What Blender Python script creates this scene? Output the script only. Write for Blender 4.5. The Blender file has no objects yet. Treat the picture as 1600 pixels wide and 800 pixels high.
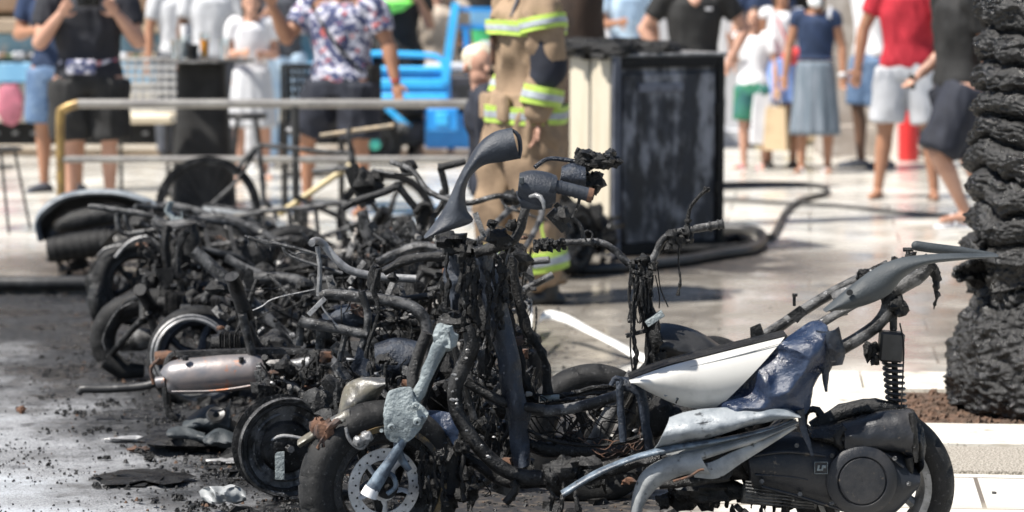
import bpy, math, random
import numpy as np
from mathutils import Vector, Matrix, noise
R = math.radians
sc = bpy.context.scene
C = sc.collection
rnd = random.Random(7)
# ---------------- camera, light, exposure ----------------
CAMZ, PITCH, FPX = 1.68, R(5.73), 4444.4
cam = bpy.data.cameras.new('camera'); co = bpy.data.objects.new('camera', cam); C.objects.link(co)
co.location = (0, 0, CAMZ); co.rotation_euler = (R(90) - PITCH, 0, 0)
cam.lens = 100; cam.sensor_width = 36; cam.clip_end = 600; cam.clip_start = .1
cam.dof.use_dof = True; cam.dof.focus_distance = 8.45; cam.dof.aperture_fstop = 3.1; cam.dof.aperture_blades = 0
sc.camera = co
SUN_EL, SUN_AZ = R(57), math.atan2(-.93, -.42)          # direction towards the sun: left, a little behind the camera
w = bpy.data.worlds.new('World'); sc.world = w; w.use_nodes = True
nt = w.node_tree; sky = nt.nodes.new('ShaderNodeTexSky'); sky.sky_type = 'NISHITA'; sky.sun_disc = False
sky.sun_elevation = SUN_EL; sky.sun_rotation = SUN_AZ
nt.links.new(sky.outputs[0], nt.nodes['Background'].inputs[0]); nt.nodes['Background'].inputs[1].default_value = .075
sl = bpy.data.lights.new('sun', 'SUN'); sl.energy = 5; sl.angle = R(.5); sl.color = (1, .95, .88)
so = bpy.data.objects.new('sun', sl); C.objects.link(so); so.location = (-5, -3, 10)
sdir = Vector((math.sin(SUN_AZ) * math.cos(SUN_EL), math.cos(SUN_AZ) * math.cos(SUN_EL), math.sin(SUN_EL)))
so.rotation_euler = sdir.to_track_quat('Z', 'Y').to_euler()
vs = sc.view_settings; vs.view_transform = 'Standard'; vs.look = 'None'; vs.gamma = 1; vs.use_curve_mapping = False
vs.exposure = .93
sc.cycles.use_denoising = True; sc.cycles.max_bounces = 6; sc.cycles.sample_clamp_indirect = 8

# ---------------- helpers ----------------
CP, SP = math.cos(PITCH), math.sin(PITCH)
def P(px, py, Y):
    a, b = (px - 800) / FPX, (400 - py) / FPX
    dy = CP + b * SP; dz = -SP + b * CP
    t = Y / dy
    return Vector((a * t, Y, CAMZ + dz * t))
def G(px, py, z=0):
    a, b = (px - 800) / FPX, (400 - py) / FPX
    dy = CP + b * SP; dz = -SP + b * CP
    t = (z - CAMZ) / dz
    return Vector((a * t, dy * t, z))
def V(*a): return Vector(a)
def cat(pts, n, uni=False):
    p = np.array([list(map(float, q)) for q in pts])
    if len(p) == 2:
        t = np.linspace(0, 1, n + 1)[:, None]; return p[0] * (1 - t) + p[1] * t
    q = np.vstack([2 * p[0] - p[1], p, 2 * p[-1] - p[-2]])
    m = len(p) - 1; out = []
    seg = np.linalg.norm(np.diff(p, axis=0), axis=1); cum = np.concatenate([[0], np.cumsum(seg)])
    if uni: seg = np.ones(m); cum = np.arange(m + 1.)
    for s in np.linspace(0, cum[-1], n + 1):
        i = min(int(np.searchsorted(cum, s, 'right')) - 1, m - 1); i = max(i, 0)
        t = (s - cum[i]) / max(seg[i], 1e-9)
        a, b, c, d = q[i], q[i + 1], q[i + 2], q[i + 3]
        out.append(.5 * ((2 * b) + (c - a) * t + (2 * a - 5 * b + 4 * c - d) * t * t + (3 * b - a - 3 * c + d) * t ** 3))
    return np.array(out)
def pad3(pts): return [tuple(p) + (0,) * (3 - len(p)) for p in pts]

SPLIT = {'bracket', 'bolt', 'frame_scrap', 'clamp_ring', 'bare_wire', 'fork_leg', 'cross_tube', 'rear_frame', 'foot_cover', 'lower_fairing', 'loose_pipe', 'hinge_plate', 'glint_rod', 'plastic_shell', 'grip', 'fender_strut', 'sandal', 'shoe', 'leaf_stub', 'frame_tube', 'burnt_body', 'centre_stand', 'brake_lever'}
LOOSE = {'melted_plastic', 'burnt_wiring', 'wiring', 'melted_strands', 'ash_flakes', 'bare_copper_wire'}
class MB:
    def __init__(s): s.v = []; s.f = []; s.m = []; s.mi = 0
    def add(s, vs, fs):
        b = len(s.v); s.v += [tuple(x) for x in vs]
        for f in fs: s.f.append(tuple(b + i for i in f)); s.m.append(s.mi)
    def box(s, c, size, rot=None, bev=0):
        c = Vector(c); x, y, z = [k / 2 for k in size]
        M_ = rot if rot is not None else Matrix.Identity(3)
        if bev:
            b = min(bev, x * .9, y * .9, z * .9); vs = []
            for sx in (-1, 1):
                for sy in (-1, 1):
                    for sz in (-1, 1):
                        vs += [(sx * x, sy * (y - b), sz * (z - b)), (sx * (x - b), sy * y, sz * (z - b)), (sx * (x - b), sy * (y - b), sz * z)]
            def I(sx, sy, sz, k): return ((sx > 0) * 4 + (sy > 0) * 2 + (sz > 0)) * 3 + k
            fs = [(I(a, -1, -1, 0), I(a, 1, -1, 0), I(a, 1, 1, 0), I(a, -1, 1, 0)) for a in (-1, 1)]
            fs += [(I(-1, a, -1, 1), I(1, a, -1, 1), I(1, a, 1, 1), I(-1, a, 1, 1)) for a in (-1, 1)]
            fs += [(I(-1, -1, a, 2), I(1, -1, a, 2), I(1, 1, a, 2), I(-1, 1, a, 2)) for a in (-1, 1)]
            for a in (-1, 1):
                for b2 in (-1, 1):
                    fs += [(I(a, b2, -1, 0), I(a, b2, 1, 0), I(a, b2, 1, 1), I(a, b2, -1, 1)),
                           (I(a, -1, b2, 0), I(a, 1, b2, 0), I(a, 1, b2, 2), I(a, -1, b2, 2)),
                           (I(-1, a, b2, 1), I(1, a, b2, 1), I(1, a, b2, 2), I(-1, a, b2, 2))]
                    for c2 in (-1, 1): fs.append((I(a, b2, c2, 0), I(a, b2, c2, 1), I(a, b2, c2, 2)))
            s.add([c + M_ @ Vector(v) for v in vs], fs); return
        vs = [c + M_ @ Vector((sx * x, sy * y, sz * z)) for sx in (-1, 1) for sy in (-1, 1) for sz in (-1, 1)]
        s.add(vs, [(0, 1, 3, 2), (4, 6, 7, 5), (0, 4, 5, 1), (2, 3, 7, 6), (0, 2, 6, 4), (1, 5, 7, 3)])
    def bar(s, a, b, w_, h_, up=(0, 0, 1), bev=.001):
        a, b = Vector(a), Vector(b); d = b - a; L = d.length; d.normalize()
        u = Vector(up); y = u.cross(d)
        if y.length < 1e-4: y = Vector((0, 1, 0)).cross(d)
        y.normalize(); z = d.cross(y)
        M_ = Matrix((d, y, z)).transposed(); s.box((a + b) / 2, (L, w_, h_), M_, bev)
    def tube(s, pts, r, n=8, k=None, amp=0, fr=40, cap=True, flat=1, side=None, rnd_cap=False):
        pts = [Vector(p) for p in pts]
        L = sum((pts[i + 1] - pts[i]).length for i in range(len(pts) - 1))
        rr = list(r) if isinstance(r, (list, tuple)) else [r] * len(pts)
        if len(rr) != len(pts): rr = list(np.interp(np.linspace(0, 1, len(pts)), np.linspace(0, 1, len(rr)), rr))
        if k is None: k = max(2, min(80, int(L / max(max(rr), .004) / (1.2 if amp else 2)))) if (amp or len(pts) > 2) else 1
        arr = cat([tuple(p) for p in pts], k)
        seg = np.concatenate([[0], np.cumsum([(pts[i + 1] - pts[i]).length for i in range(len(pts) - 1)])])
        rs = np.interp(np.linspace(0, seg[-1], k + 1), seg, rr)
        ps = [Vector(a) for a in arr]
        if rnd_cap:
            d0 = (ps[0] - ps[1]).normalized(); d1 = (ps[-1] - ps[-2]).normalized()
            pre = []; pr = []; post = []; po = []
            for t in (80, 55, 28):
                pre.append(ps[0] + d0 * rs[0] * math.sin(R(t))); pr.append(rs[0] * math.cos(R(t)))
            for t in (28, 55, 80):
                post.append(ps[-1] + d1 * rs[-1] * math.sin(R(t))); po.append(rs[-1] * math.cos(R(t)))
            ps = pre + ps + post; rs = np.array(pr + list(rs) + po)
        u = None; base = len(s.v); m = len(ps)
        for i, p in enumerate(ps):
            t = (ps[min(i + 1, m - 1)] - ps[max(i - 1, 0)])
            t = t.normalized() if t.length > 1e-9 else Vector((0, 0, 1))
            if side is not None: u = Vector(side) - t * t.dot(Vector(side))
            elif u is None: u = t.orthogonal()
            else: u = u - t * t.dot(u)
            u.normalize(); v = t.cross(u)
            for j in range(n):
                a = 2 * math.pi * j / n; q = rs[i]
                d = u * math.cos(a) + v * math.sin(a) * flat
                if amp: q *= 1 + amp * noise.noise((p + d * q) * fr) + amp * .5 * noise.noise((p + d * q) * fr * 2.7)
                s.v.append(tuple(p + d * q))
        for i in range(m - 1):
            for j in range(n):
                a = base + i * n + j; b = base + i * n + (j + 1) % n
                s.f.append((a, b, b + n, a + n)); s.m.append(s.mi)
        if cap:
            s.f.append(tuple(base + j for j in range(n))[::-1]); s.m.append(s.mi)
            s.f.append(tuple(base + (m - 1) * n + j for j in range(n))); s.m.append(s.mi)
    def T(s, pts, rpx, Y, **k):
        q = [P(p[0], p[1], Y + (p[2] if len(p) > 2 else 0)) for p in pts]
        f = Y / FPX
        r = [x * f for x in rpx] if isinstance(rpx, (list, tuple)) else rpx * f
        s.tube(q, r, **k)
    def lathe(s, c, axis, prof, n=40, closed=True, fn=None, a0=0, a1=360):
        c = Vector(c); ax = Vector(axis).normalized(); u = ax.orthogonal().normalized(); v = ax.cross(u)
        full = abs(a1 - a0) >= 360; base = len(s.v); m = len(prof); nn = n if full else n + 1
        for i in range(nn):
            a = R(a0 + (a1 - a0) * i / n); d = u * math.cos(a) + v * math.sin(a)
            for j, (r, o) in enumerate(prof):
                if fn: r, o = fn(i, j, r, o)
                s.v.append(tuple(c + d * r + ax * o))
        for i in range(n):
            i2 = (i + 1) % nn
            for j in range(m if closed else m - 1):
                j2 = (j + 1) % m
                s.f.append((base + i * m + j, base + i2 * m + j, base + i2 * m + j2, base + i * m + j2)); s.m.append(s.mi)
    def blob(s, c, r, amp=.25, fr=None, n=14, rot=None):
        c = Vector(c); r = (r, r, r) if isinstance(r, (int, float)) else r
        fr = fr or 1.6 / max(r); off = Vector((rnd.random() * 50, 7, 3)); base = len(s.v); h = n // 2
        for i in range(1, h):
            for j in range(n):
                th = math.pi * i / h; ph = 2 * math.pi * j / n
                d = Vector((math.sin(th) * math.cos(ph), math.sin(th) * math.sin(ph), math.cos(th)))
                q = 1 + amp * (noise.noise(d * 1.3 + off) * 1.2 + noise.noise(d * 3.2 + off) * .9)
                p = Vector((d.x * r[0] * q, d.y * r[1] * q, d.z * r[2] * q))
                if rot is not None: p = rot @ p
                s.v.append(tuple(c + p))
        for e, z in ((0, 1), (1, -1)):
            p = Vector((0, 0, z * r[2]));
            if rot is not None: p = rot @ p
            s.v.append(tuple(c + p))
        t = base + (h - 1) * n
        for i in range(h - 2):
            for j in range(n):
                a = base + i * n + j; b = base + i * n + (j + 1) % n
                s.f.append((a, a + n, b + n, b)); s.m.append(s.mi)
        for j in range(n):
            s.f.append((t, base + j, base + (j + 1) % n)); s.m.append(s.mi)
            e = base + (h - 2) * n; s.f.append((t + 1, e + (j + 1) % n, e + j)); s.m.append(s.mi)
    def B(s, px, py, Y, rpx, amp=.3, **k):
        f = Y / FPX; r = rpx * f if isinstance(rpx, (int, float)) else (rpx[0] * f, rpx[1] * f, rpx[2] * f)
        s.blob(P(px, py, Y), r, amp, **k)
    def panel(s, A, B_, Y, bulge=.02, th=.006, nu=26, nv=10, cr=0, fr=12, ridge=0):
        un = len(A) == len(B_); A = cat(pad3(A), nu, un); B2 = cat(pad3(B_), nu, un)
        pa = [P(a[0], a[1], Y + a[2]) for a in A]; pb = [P(a[0], a[1], Y + a[2]) for a in B2]
        g = []
        for i in range(nu + 1):
            row = []
            for j in range(nv + 1):
                v = j / nv; p = pa[i].lerp(pb[i], v); p.y -= bulge * math.sin(math.pi * v) ** .7 if 0 < j < nv else 0
                if cr:
                    q = p * fr
                    p = p + Vector((noise.noise(q) * cr * .4, (abs(noise.noise(q + Vector((9, 3, 1)))) - .2) * cr * 2.2 + noise.noise(q * 2.7) * cr * .5, noise.noise(q + Vector((0, 5, 8))) * cr * .4))
                row.append(p)
            g.append(row)
        s.sheet(g, (0, th, 0))
    def sheet(s, g, off):
        nu, nv = len(g) - 1, len(g[0]) - 1; off = Vector(off); n2 = nv + 1; K = (nu + 1) * n2
        vs = [p for r in g for p in r] + [p + off for r in g for p in r]; fs = []
        for i in range(nu):
            for j in range(nv):
                a = i * n2 + j; fs.append((a, a + 1, a + n2 + 1, a + n2)); fs.append((K + a, K + a + n2, K + a + n2 + 1, K + a + 1))
        for i in range(nu):
            a = i * n2; fs.append((a, a + n2, K + a + n2, K + a)); a += nv; fs.append((a, K + a, K + a + n2, a + n2))
        for j in range(nv):
            a = j; fs.append((a, K + a, K + a + 1, a + 1)); a += nu * n2; fs.append((a, a + 1, K + a + 1, K + a))
        s.add(vs, fs)
    def poly(s, pts, off):
        n = len(pts); off = Vector(off)
        s.add(list(pts) + [Vector(p) + off for p in pts], [tuple(range(n)), tuple(range(n, 2 * n))[::-1]] + [(i, n + i, n + (i + 1) % n, (i + 1) % n) for i in range(n)])
    def plate(s, px, Y, th=.006):
        s.poly([P(p[0], p[1], Y + (p[2] if len(p) > 2 else 0)) for p in px], (0, th, 0))
    def wire(s, a, b, r=.0018, sag=.03, jit=.012, k=5):
        a, b = Vector(a), Vector(b); pts = []
        for i in range(k + 1):
            t = i / k; p = a.lerp(b, t); p.z -= sag * math.sin(math.pi * t)
            if 0 < i < k: p += Vector([rnd.uniform(-jit, jit) for _ in range(3)])
            pts.append(p)
        s.tube(pts, r, n=5, k=k * 3)
    def drip(s, p, L, r=.003, jit=.006):
        k = max(3, int(L / .02)); pts = [Vector(p)]
        for i in range(k): pts.append(pts[-1] + Vector((rnd.uniform(-jit, jit), rnd.uniform(-jit, jit), -L / k)))
        s.tube(pts, [r * rnd.uniform(.5, 1.7) for _ in pts], n=6, k=k * 3, amp=.6, fr=120)
    def build(s, name, mats, parent=None, rough=None, ang=40, smooth=True):
        if name in SPLIT and len(s.v) > 0:
            return s.split_build(name, mats, parent, rough, ang, smooth)
        me = bpy.data.meshes.new(name); off = parent_loc(parent)
        vs = s.v if off is None else [(a - off.x, b - off.y, c - off.z) for a, b, c in s.v]
        me.from_pydata(vs, [], s.f)
        mats = mats if isinstance(mats, (list, tuple)) else [mats]
        for m in mats: me.materials.append(M[m] if isinstance(m, str) else m)
        if len(mats) > 1: me.polygons.foreach_set('material_index', s.m)
        me.update()
        if rough: displace(me, *rough)
        if smooth:
            me.polygons.foreach_set('use_smooth', [True] * len(me.polygons))
            if ang: me.set_sharp_from_angle(angle=R(ang))
        o = bpy.data.objects.new(name, me); C.objects.link(o)
        if parent is not None: o.parent = parent
        if name in LOOSE: o['kind'] = 'stuff'
        return o
    def split_build(s, name, mats, parent, rough, ang, smooth):
        par = list(range(len(s.v)))
        def fd(a):
            while par[a] != a: par[a] = par[par[a]]; a = par[a]
            return a
        for f in s.f:
            a = fd(f[0])
            for b in f[1:]:
                b = fd(b)
                if a != b: par[b] = a
        groups = {}
        for f, m in zip(s.f, s.m): groups.setdefault(fd(f[0]), []).append((f, m))
        boxes = []
        for k, fs in groups.items():
            idx = sorted({i for f, _ in fs for i in f}); vv = np.array([s.v[i] for i in idx])
            boxes.append([vv.min(0) - .002, vv.max(0) + .002, fs])
        merged = True                       # pieces that touch stay one mesh
        while merged:
            merged = False
            for i in range(len(boxes)):
                for j in range(i + 1, len(boxes)):
                    if (boxes[i][0] <= boxes[j][1]).all() and (boxes[j][0] <= boxes[i][1]).all():
                        boxes[i] = [np.minimum(boxes[i][0], boxes[j][0]), np.maximum(boxes[i][1], boxes[j][1]), boxes[i][2] + boxes[j][2]]
                        boxes.pop(j); merged = True; break
                if merged: break
        for _, _, fs in boxes:
            q = MB(); mp = {}
            for f, m in fs:
                for i in f:
                    if i not in mp: mp[i] = len(q.v); q.v.append(s.v[i])
                q.f.append(tuple(mp[i] for i in f)); q.m.append(m)
            SPLIT.discard(name); o = q.build(name, mats, parent, rough, ang, smooth); SPLIT.add(name)
        return o
def parent_loc(p):
    if p is None: return None
    v = Vector((0, 0, 0))
    while p is not None: v = v + Vector(p.location); p = p.parent
    return v
def displace(me, amp, fr):
    n = len(me.vertices); nr = [Vector(v.normal) for v in me.vertices]
    for i, v in enumerate(me.vertices):
        p = v.co * fr
        v.co = v.co + nr[i] * amp * (noise.noise(p) + .5 * noise.noise(p * 2.3) + .3 * noise.noise(p * 5.1))
    me.update()
def thing(name, label, category, loc, group=None, rz=0):
    o = bpy.data.objects.new(name, None); C.objects.link(o); o.location = loc; o.rotation_euler = (0, 0, rz)
    o.empty_display_size = .1
    return tag(o, label, category, group)
def tag(o, label, category, group=None, kind=None):
    if label: o['label'] = label
    if category: o['category'] = category
    if group: o['group'] = group
    if kind: o['kind'] = kind
    return o
def struct(o): o['kind'] = 'structure'; return o

# ---------------- materials ----------------
M = {}
def mat(name, c1, c2=None, c3=None, scale=9, lo=.42, hi=.6, rough=.5, rough2=None, metal=0, bump=0, bscale=70, coat=0, spec=.5, c3lo=.58, c3hi=.7, c3s=4.5, alpha=1, trans=0, ior=1.45, sheen=0, stretch=None):
    m = bpy.data.materials.new(name); m.use_nodes = True; M[name] = m
    t = m.node_tree; N = t.nodes; L = t.links; b = N['Principled BSDF']
    g = lambda c: (c, c, c, 1) if isinstance(c, (int, float)) else tuple(c) + (1,)
    b.inputs['Base Color'].default_value = g(c1); b.inputs['Roughness'].default_value = rough
    b.inputs['Metallic'].default_value = metal; b.inputs['Coat Weight'].default_value = coat
    b.inputs['Specular IOR Level'].default_value = spec; b.inputs['IOR'].default_value = ior
    b.inputs['Transmission Weight'].default_value = trans; b.inputs['Sheen Weight'].default_value = sheen
    tc = N.new('ShaderNodeTexCoord'); src = tc.outputs['Object']
    if stretch:
        mp = N.new('ShaderNodeMapping'); mp.inputs['Scale'].default_value = stretch; L.new(src, mp.inputs[0]); src = mp.outputs[0]
    def nz(s_, d=6):
        n = N.new('ShaderNodeTexNoise'); n.inputs['Scale'].default_value = s_; n.inputs['Detail'].default_value = d; n.inputs['Roughness'].default_value = .62
        L.new(src, n.inputs['Vector']); return n.outputs['Fac']
    def rm(f, a, b_):
        n = N.new('ShaderNodeMapRange'); n.interpolation_type = 'SMOOTHSTEP'; n.inputs[1].default_value = a; n.inputs[2].default_value = b_
        L.new(f, n.inputs[0]); return n.outputs[0]
    def mix(f, a, c):
        n = N.new('ShaderNodeMix'); n.data_type = 'RGBA'; L.new(f, n.inputs[0])
        if isinstance(a, tuple): n.inputs[6].default_value = a
        else: L.new(a, n.inputs[6])
        n.inputs[7].default_value = c; return n.outputs[2]
    if c2 is not None:
        f = rm(nz(scale), lo, hi); col = mix(f, g(c1), g(c2))
        if rough2 is not None:
            q = N.new('ShaderNodeMapRange'); L.new(f, q.inputs[0]); q.inputs[3].default_value = rough; q.inputs[4].default_value = rough2; L.new(q.outputs[0], b.inputs['Roughness'])
        if c3 is not None: col = mix(rm(nz(scale * c3s), c3lo, c3hi), col, g(c3))
        L.new(col, b.inputs['Base Color'])
    if bump:
        bp = N.new('ShaderNodeBump'); bp.inputs['Strength'].default_value = bump; bp.inputs['Distance'].default_value = .01
        L.new(nz(bscale, 8), bp.inputs['Height']); L.new(bp.outputs[0], b.inputs['Normal'])
    return m
mat('char', .003, .012, .08, 16, spec=.3, rough=.36, rough2=.7, bump=.7, bscale=120, c3lo=.61)
mat('char_wet', .005, .014, .06, 12, spec=.4, rough=.22, rough2=.5, bump=.7, bscale=90)
mat('char_blue', (.007, .01, .017), (.022, .03, .045), .11, 13, rough=.33, rough2=.6, bump=.6, bscale=100, c3lo=.62)
mat('steel', .02, .11, .30, 17, rough=.36, rough2=.6, metal=.4, bump=.5, bscale=150, c3lo=.6)
mat('steel_pale', .16, .3, .06, 15, rough=.35, rough2=.55, metal=.4, bump=.2, bscale=150, c3lo=.56)
mat('steel_dark', .006, .03, .15, 18, rough=.34, rough2=.6, metal=.35, bump=.6, bscale=130, c3lo=.61)
mat('alu', (.25, .285, .29), (.13, .155, .165), (.05, .06, .065), 14, rough=.5, rough2=.65, metal=.1, bump=.9, bscale=90, c3lo=.6, c3hi=.7, c3s=2.2)
mat('alu_blue', (.14, .18, .22), (.05, .065, .085), .03, 16, rough=.35, bump=.3)
mat('disc', .62, .5, .16, 30, rough=.4, metal=.35, bump=.1)
mat('tyre', .008, .018, .05, 20, spec=.3, rough=.6, rough2=.75, bump=.25, bscale=200)
mat('tyre_gold', (.16, .11, .05), .03, .02, 30, rough=.6, bump=.3)
mat('muffler', (.17, .165, .17), (.23, .2, .19), (.36, .16, .09), 9, lo=.4, hi=.62, rough=.42, rough2=.5, metal=.5, bump=.08, c3lo=.56, c3hi=.66, c3s=1.6)
mat('white_panel', (.47, .46, .43), (.38, .37, .345), (.2, .19, .17), 5, rough=.28, rough2=.42, c3lo=.64, c3hi=.8, c3s=3, coat=.2)
mat('blue_melt', (.006, .011, .028), (.016, .028, .058), (.09, .11, .15), 7, rough=.18, rough2=.4, bump=.45, bscale=60, coat=.1, c3lo=.6, c3hi=.75, c3s=3)
mat('grey_fairing', (.23, .25, .265), (.11, .13, .15), (.04, .045, .05), 9, rough=.42, rough2=.6, bump=.3, bscale=60, c3lo=.56, c3hi=.66, c3s=2.4)
mat('fairing_pale', (.27, .28, .28), (.17, .18, .185), .05, 9, rough=.42, bump=.25, c3lo=.59)
mat('grey_plastic', (.024, .03, .034), (.035, .042, .047), None, 11, rough=.55, rough2=.7, bump=.25, bscale=160)
mat('mirror_plastic', (.02, .024, .032), (.034, .04, .05), (.07, .075, .08), 12, rough=.45, rough2=.62, bump=.3, bscale=140, c3lo=.63)
mat('black_plastic', .012, .025, None, 10, rough=.38, bump=.1)
mat('cvt', (.012, .014, .018), (.03, .03, .032), (.09, .075, .06), 7, spec=.35, rough=.42, rough2=.58, bump=.2, bscale=140, c3lo=.62)
mat('rust', (.12, .06, .035), (.05, .035, .03), .02, 24, rough=.8, bump=.4)
mat('brown_dome', (.11, .10, .075), (.05, .05, .05), (.25, .25, .23), 10, rough=.35, bump=.2)
mat('soot_crust', .004, .014, .08, 22, spec=.4, rough=.3, rough2=.7, bump=1, bscale=70, c3lo=.66, c3hi=.75)
mat('palm_char', .003, .010, .07, 13, spec=.6, rough=.2, rough2=.6, bump=1, bscale=60, c3lo=.65, c3hi=.74, c3s=5)
mat('white_paint', .7, .62, None, 6, rough=.4)
mat('rubber_hose', .018, .03, .06, 8, rough=.45, bump=.1)
mat('tape', (.75, .75, .72), (.6, .6, .58), None, 9, rough=.4)
mat('rail_steel', (.27, .26, .24), (.2, .19, .18), .1, 5, rough=.42, metal=.4, c3lo=.64)
mat('rail_brass', (.3, .2, .07), (.2, .13, .05), .1, 6, rough=.4, metal=.35)
mat('dark_metal', .02, .035, None, 8, rough=.45, metal=.3)
mat('turnout', (.27, .19, .12), (.21, .145, .092), (.12, .09, .065), 5, rough=.85, bump=.25, bscale=40, c3lo=.62)
mat('hivis', (.42, .58, .10), (.34, .48, .08), None, 12, rough=.5)
mat('reflective', (.36, .4, .42), (.28, .3, .33), None, 18, rough=.4)
mat('navy_cloth', (.010, .012, .02), (.016, .019, .03), None, 6, rough=.8, bump=.2, bscale=30)
mat('black_cloth', .01, .018, None, 6, rough=.8, bump=.2, bscale=30)
mat('skin', (.47, .27, .19), (.42, .23, .16), None, 5, rough=.5)
mat('skin_tan', (.34, .17, .10), (.30, .15, .09), None, 5, rough=.5)
mat('skin_dark', (.13, .07, .045), (.1, .055, .035), None, 5, rough=.5)
mat('hair_dark', (.02, .014, .01), (.035, .022, .015), None, 40, rough=.5, bump=.4, bscale=120)
mat('hair_brown', (.07, .04, .022), (.05, .03, .016), None, 40, rough=.5, bump=.4, bscale=120)
mat('cloth_white', (.68, .68, .69), (.6, .6, .62), None, 4, rough=.85, bump=.15, bscale=25)
mat('cloth_red', (.42, .02, .035), (.35, .015, .028), None, 5, rough=.85, bump=.2, bscale=25)
mat('cloth_lightgrey', (.5, .51, .53), (.43, .44, .46), None, 5, rough=.85, bump=.2, bscale=25)
mat('cloth_darkgrey', (.07, .075, .09), (.05, .055, .065), None, 5, rough=.85, bump=.2, bscale=25)
mat('cloth_navy', (.018, .035, .085), (.012, .025, .06), None, 5, rough=.85, bump=.2, bscale=25)
mat('denim', (.06, .11, .2), (.1, .16, .26), (.2, .28, .36), 6, rough=.85, bump=.2, bscale=60)
mat('denim_pale', (.36, .5, .66), (.45, .58, .7), None, 6, rough=.85)
mat('skirt_blue', (.16, .26, .55), (.22, .32, .6), None, 7, rough=.85)
mat('floral', (.05, .06, .13), (.55, .55, .62), (.5, .12, .1), 24, lo=.5, hi=.55, rough=.85, c3lo=.6, c3hi=.62, c3s=.7)
mat('beige_cloth', (.5, .42, .34), (.42, .35, .28), None, 5, rough=.85)
mat('hivis_green', (.25, .85, .15), (.2, .75, .12), None, 8, rough=.6)
mat('cargo_blue', (.02, .27, .68), (.018, .23, .6), (.1, .3, .5), 5, rough=.35, coat=.3, c3lo=.68)
mat('cargo_blue_light', (.05, .45, .85), (.04, .4, .8), None, 5, rough=.35, coat=.3)
mat('bin_green', (.07, .45, .16), (.06, .38, .14), None, 5, rough=.4)
mat('mint', (.1, .6, .45), None, rough=.4)
mat('cream', (.62, .55, .42), (.55, .48, .36), (.35, .28, .2), 3, rough=.5, c3lo=.62)
mat('cabinet_cream', (.52, .47, .37), (.46, .41, .31), (.16, .13, .1), 3, rough=.45, c3lo=.6, c3hi=.8, stretch=(3, 3, .5))
mat('cabinet_burnt', (.006, .007, .012), (.024, .027, .035), (.27, .275, .295), 3.6, lo=.4, hi=.58, rough=.4, rough2=.6, bump=.4, bscale=50, c3lo=.44, c3hi=.66, c3s=1.2, stretch=(2.2, 2.2, .8))
mat('paper_bag', (.5, .38, .24), (.42, .32, .2), None, 6, rough=.8)
mat('purse_red', (.65, .07, .07), None, rough=.5)
mat('mask_white', (.8, .82, .82), None, rough=.7)
mat('pink', (.6, .2, .28), (.7, .4, .42), None, 12, rough=.6)
mat('orange_juice', (.85, .35, .02), None, rough=.1)
mat('glass', (.9, .95, .95), None, rough=.03, trans=1)
mat('shop_glass', (.02, .025, .03), (.05, .05, .05), (.2, .14, .1), 1.3, rough=.08, c3lo=.58, c3s=2)
mat('display_glass', (.12, .22, .27), (.2, .32, .38), (.45, .42, .36), 1.4, rough=.12, c3lo=.56, c3s=5)
mat('wall_brown', (.2, .13, .08), (.26, .18, .12), None, 2, rough=.7)
mat('wall_sand', (.42, .33, .23), (.33, .26, .19), (.2, .15, .11), 1.5, rough=.8, bump=.2)
mat('sky_blue_panel', (.16, .36, .55), (.2, .42, .6), None, 3, rough=.4)
mat('photo_cream', (.58, .54, .46), (.5, .46, .38), None, 2, rough=.5)
mat('photo_pink', (.45, .14, .19), (.35, .12, .16), None, 20, rough=.5)
mat('pillar_pale', (.5, .51, .53), (.44, .45, .47), (.34, .34, .34), 2, rough=.6, bump=.1, c3lo=.62)
mat('pillar_white', (.68, .66, .6), (.6, .58, .52), None, 2, rough=.6)
mat('rough_stone', (.26, .23, .2), (.36, .33, .3), (.14, .12, .11), 5, rough=.85, bump=.8, bscale=14)
mat('bark', (.02, .012, .008), (.038, .022, .014), .02, 8, rough=.85, bump=.8, bscale=20, stretch=(1, 1, .3))
mat('frond', (.05, .09, .03), (.07, .12, .04), None, 8, rough=.6)
mat('debris', .008, .028, (.12, .1, .085), 18, rough=.3, rough2=.7, bump=.6)
mat('debris_brown', (.07, .045, .03), (.12, .07, .045), .02, 18, rough=.8, bump=.5)
mat('foil', .45, .3, .1, 30, rough=.3, metal=.4, bump=.6)
mat('shop_red', (.55, .03, .03), None, rough=.4)
mat('shop_yellow', (.6, .45, .12), (.5, .38, .1), None, 4, rough=.6)
mat('wicker', (.5, .5, .49), (.4, .4, .4), None, 20, rough=.6)
mat('black_gap', .006, .01, None, 8, rough=.8)
mat('phone', .01, None, rough=.15)
mat('cloth_greyskirt', (.11, .14, .17), (.17, .2, .235), None, 6, rough=.85, stretch=(4, 4, .4))
mat('bike_cream', (.6, .5, .3), (.5, .4, .2), .08, 8, rough=.4)
mat('bike_tan', (.42, .33, .22), (.3, .25, .18), None, 8, rough=.5)
mat('cargo_dark', .02, (.05, .05, .06), None, 8, rough=.6)
mat('cabinet_post', (.12, .13, .16), (.05, .055, .07), .2, 6, rough=.5, stretch=(1, 1, .4))
mat('cabinet_grey', (.16, .17, .2), (.1, .1, .12), None, 10, rough=.5)
mat('ash_pale', (.32, .31, .29), (.18, .17, .16), .05, 40, rough=.8, bump=.6)
mat('cloth_black', (.02, .021, .028), (.014, .015, .02), None, 5, rough=.85, bump=.2, bscale=25)
mat('teal_cloth', (.03, .12, .12), (.03, .16, .09), None, 5, rough=.85)
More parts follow.
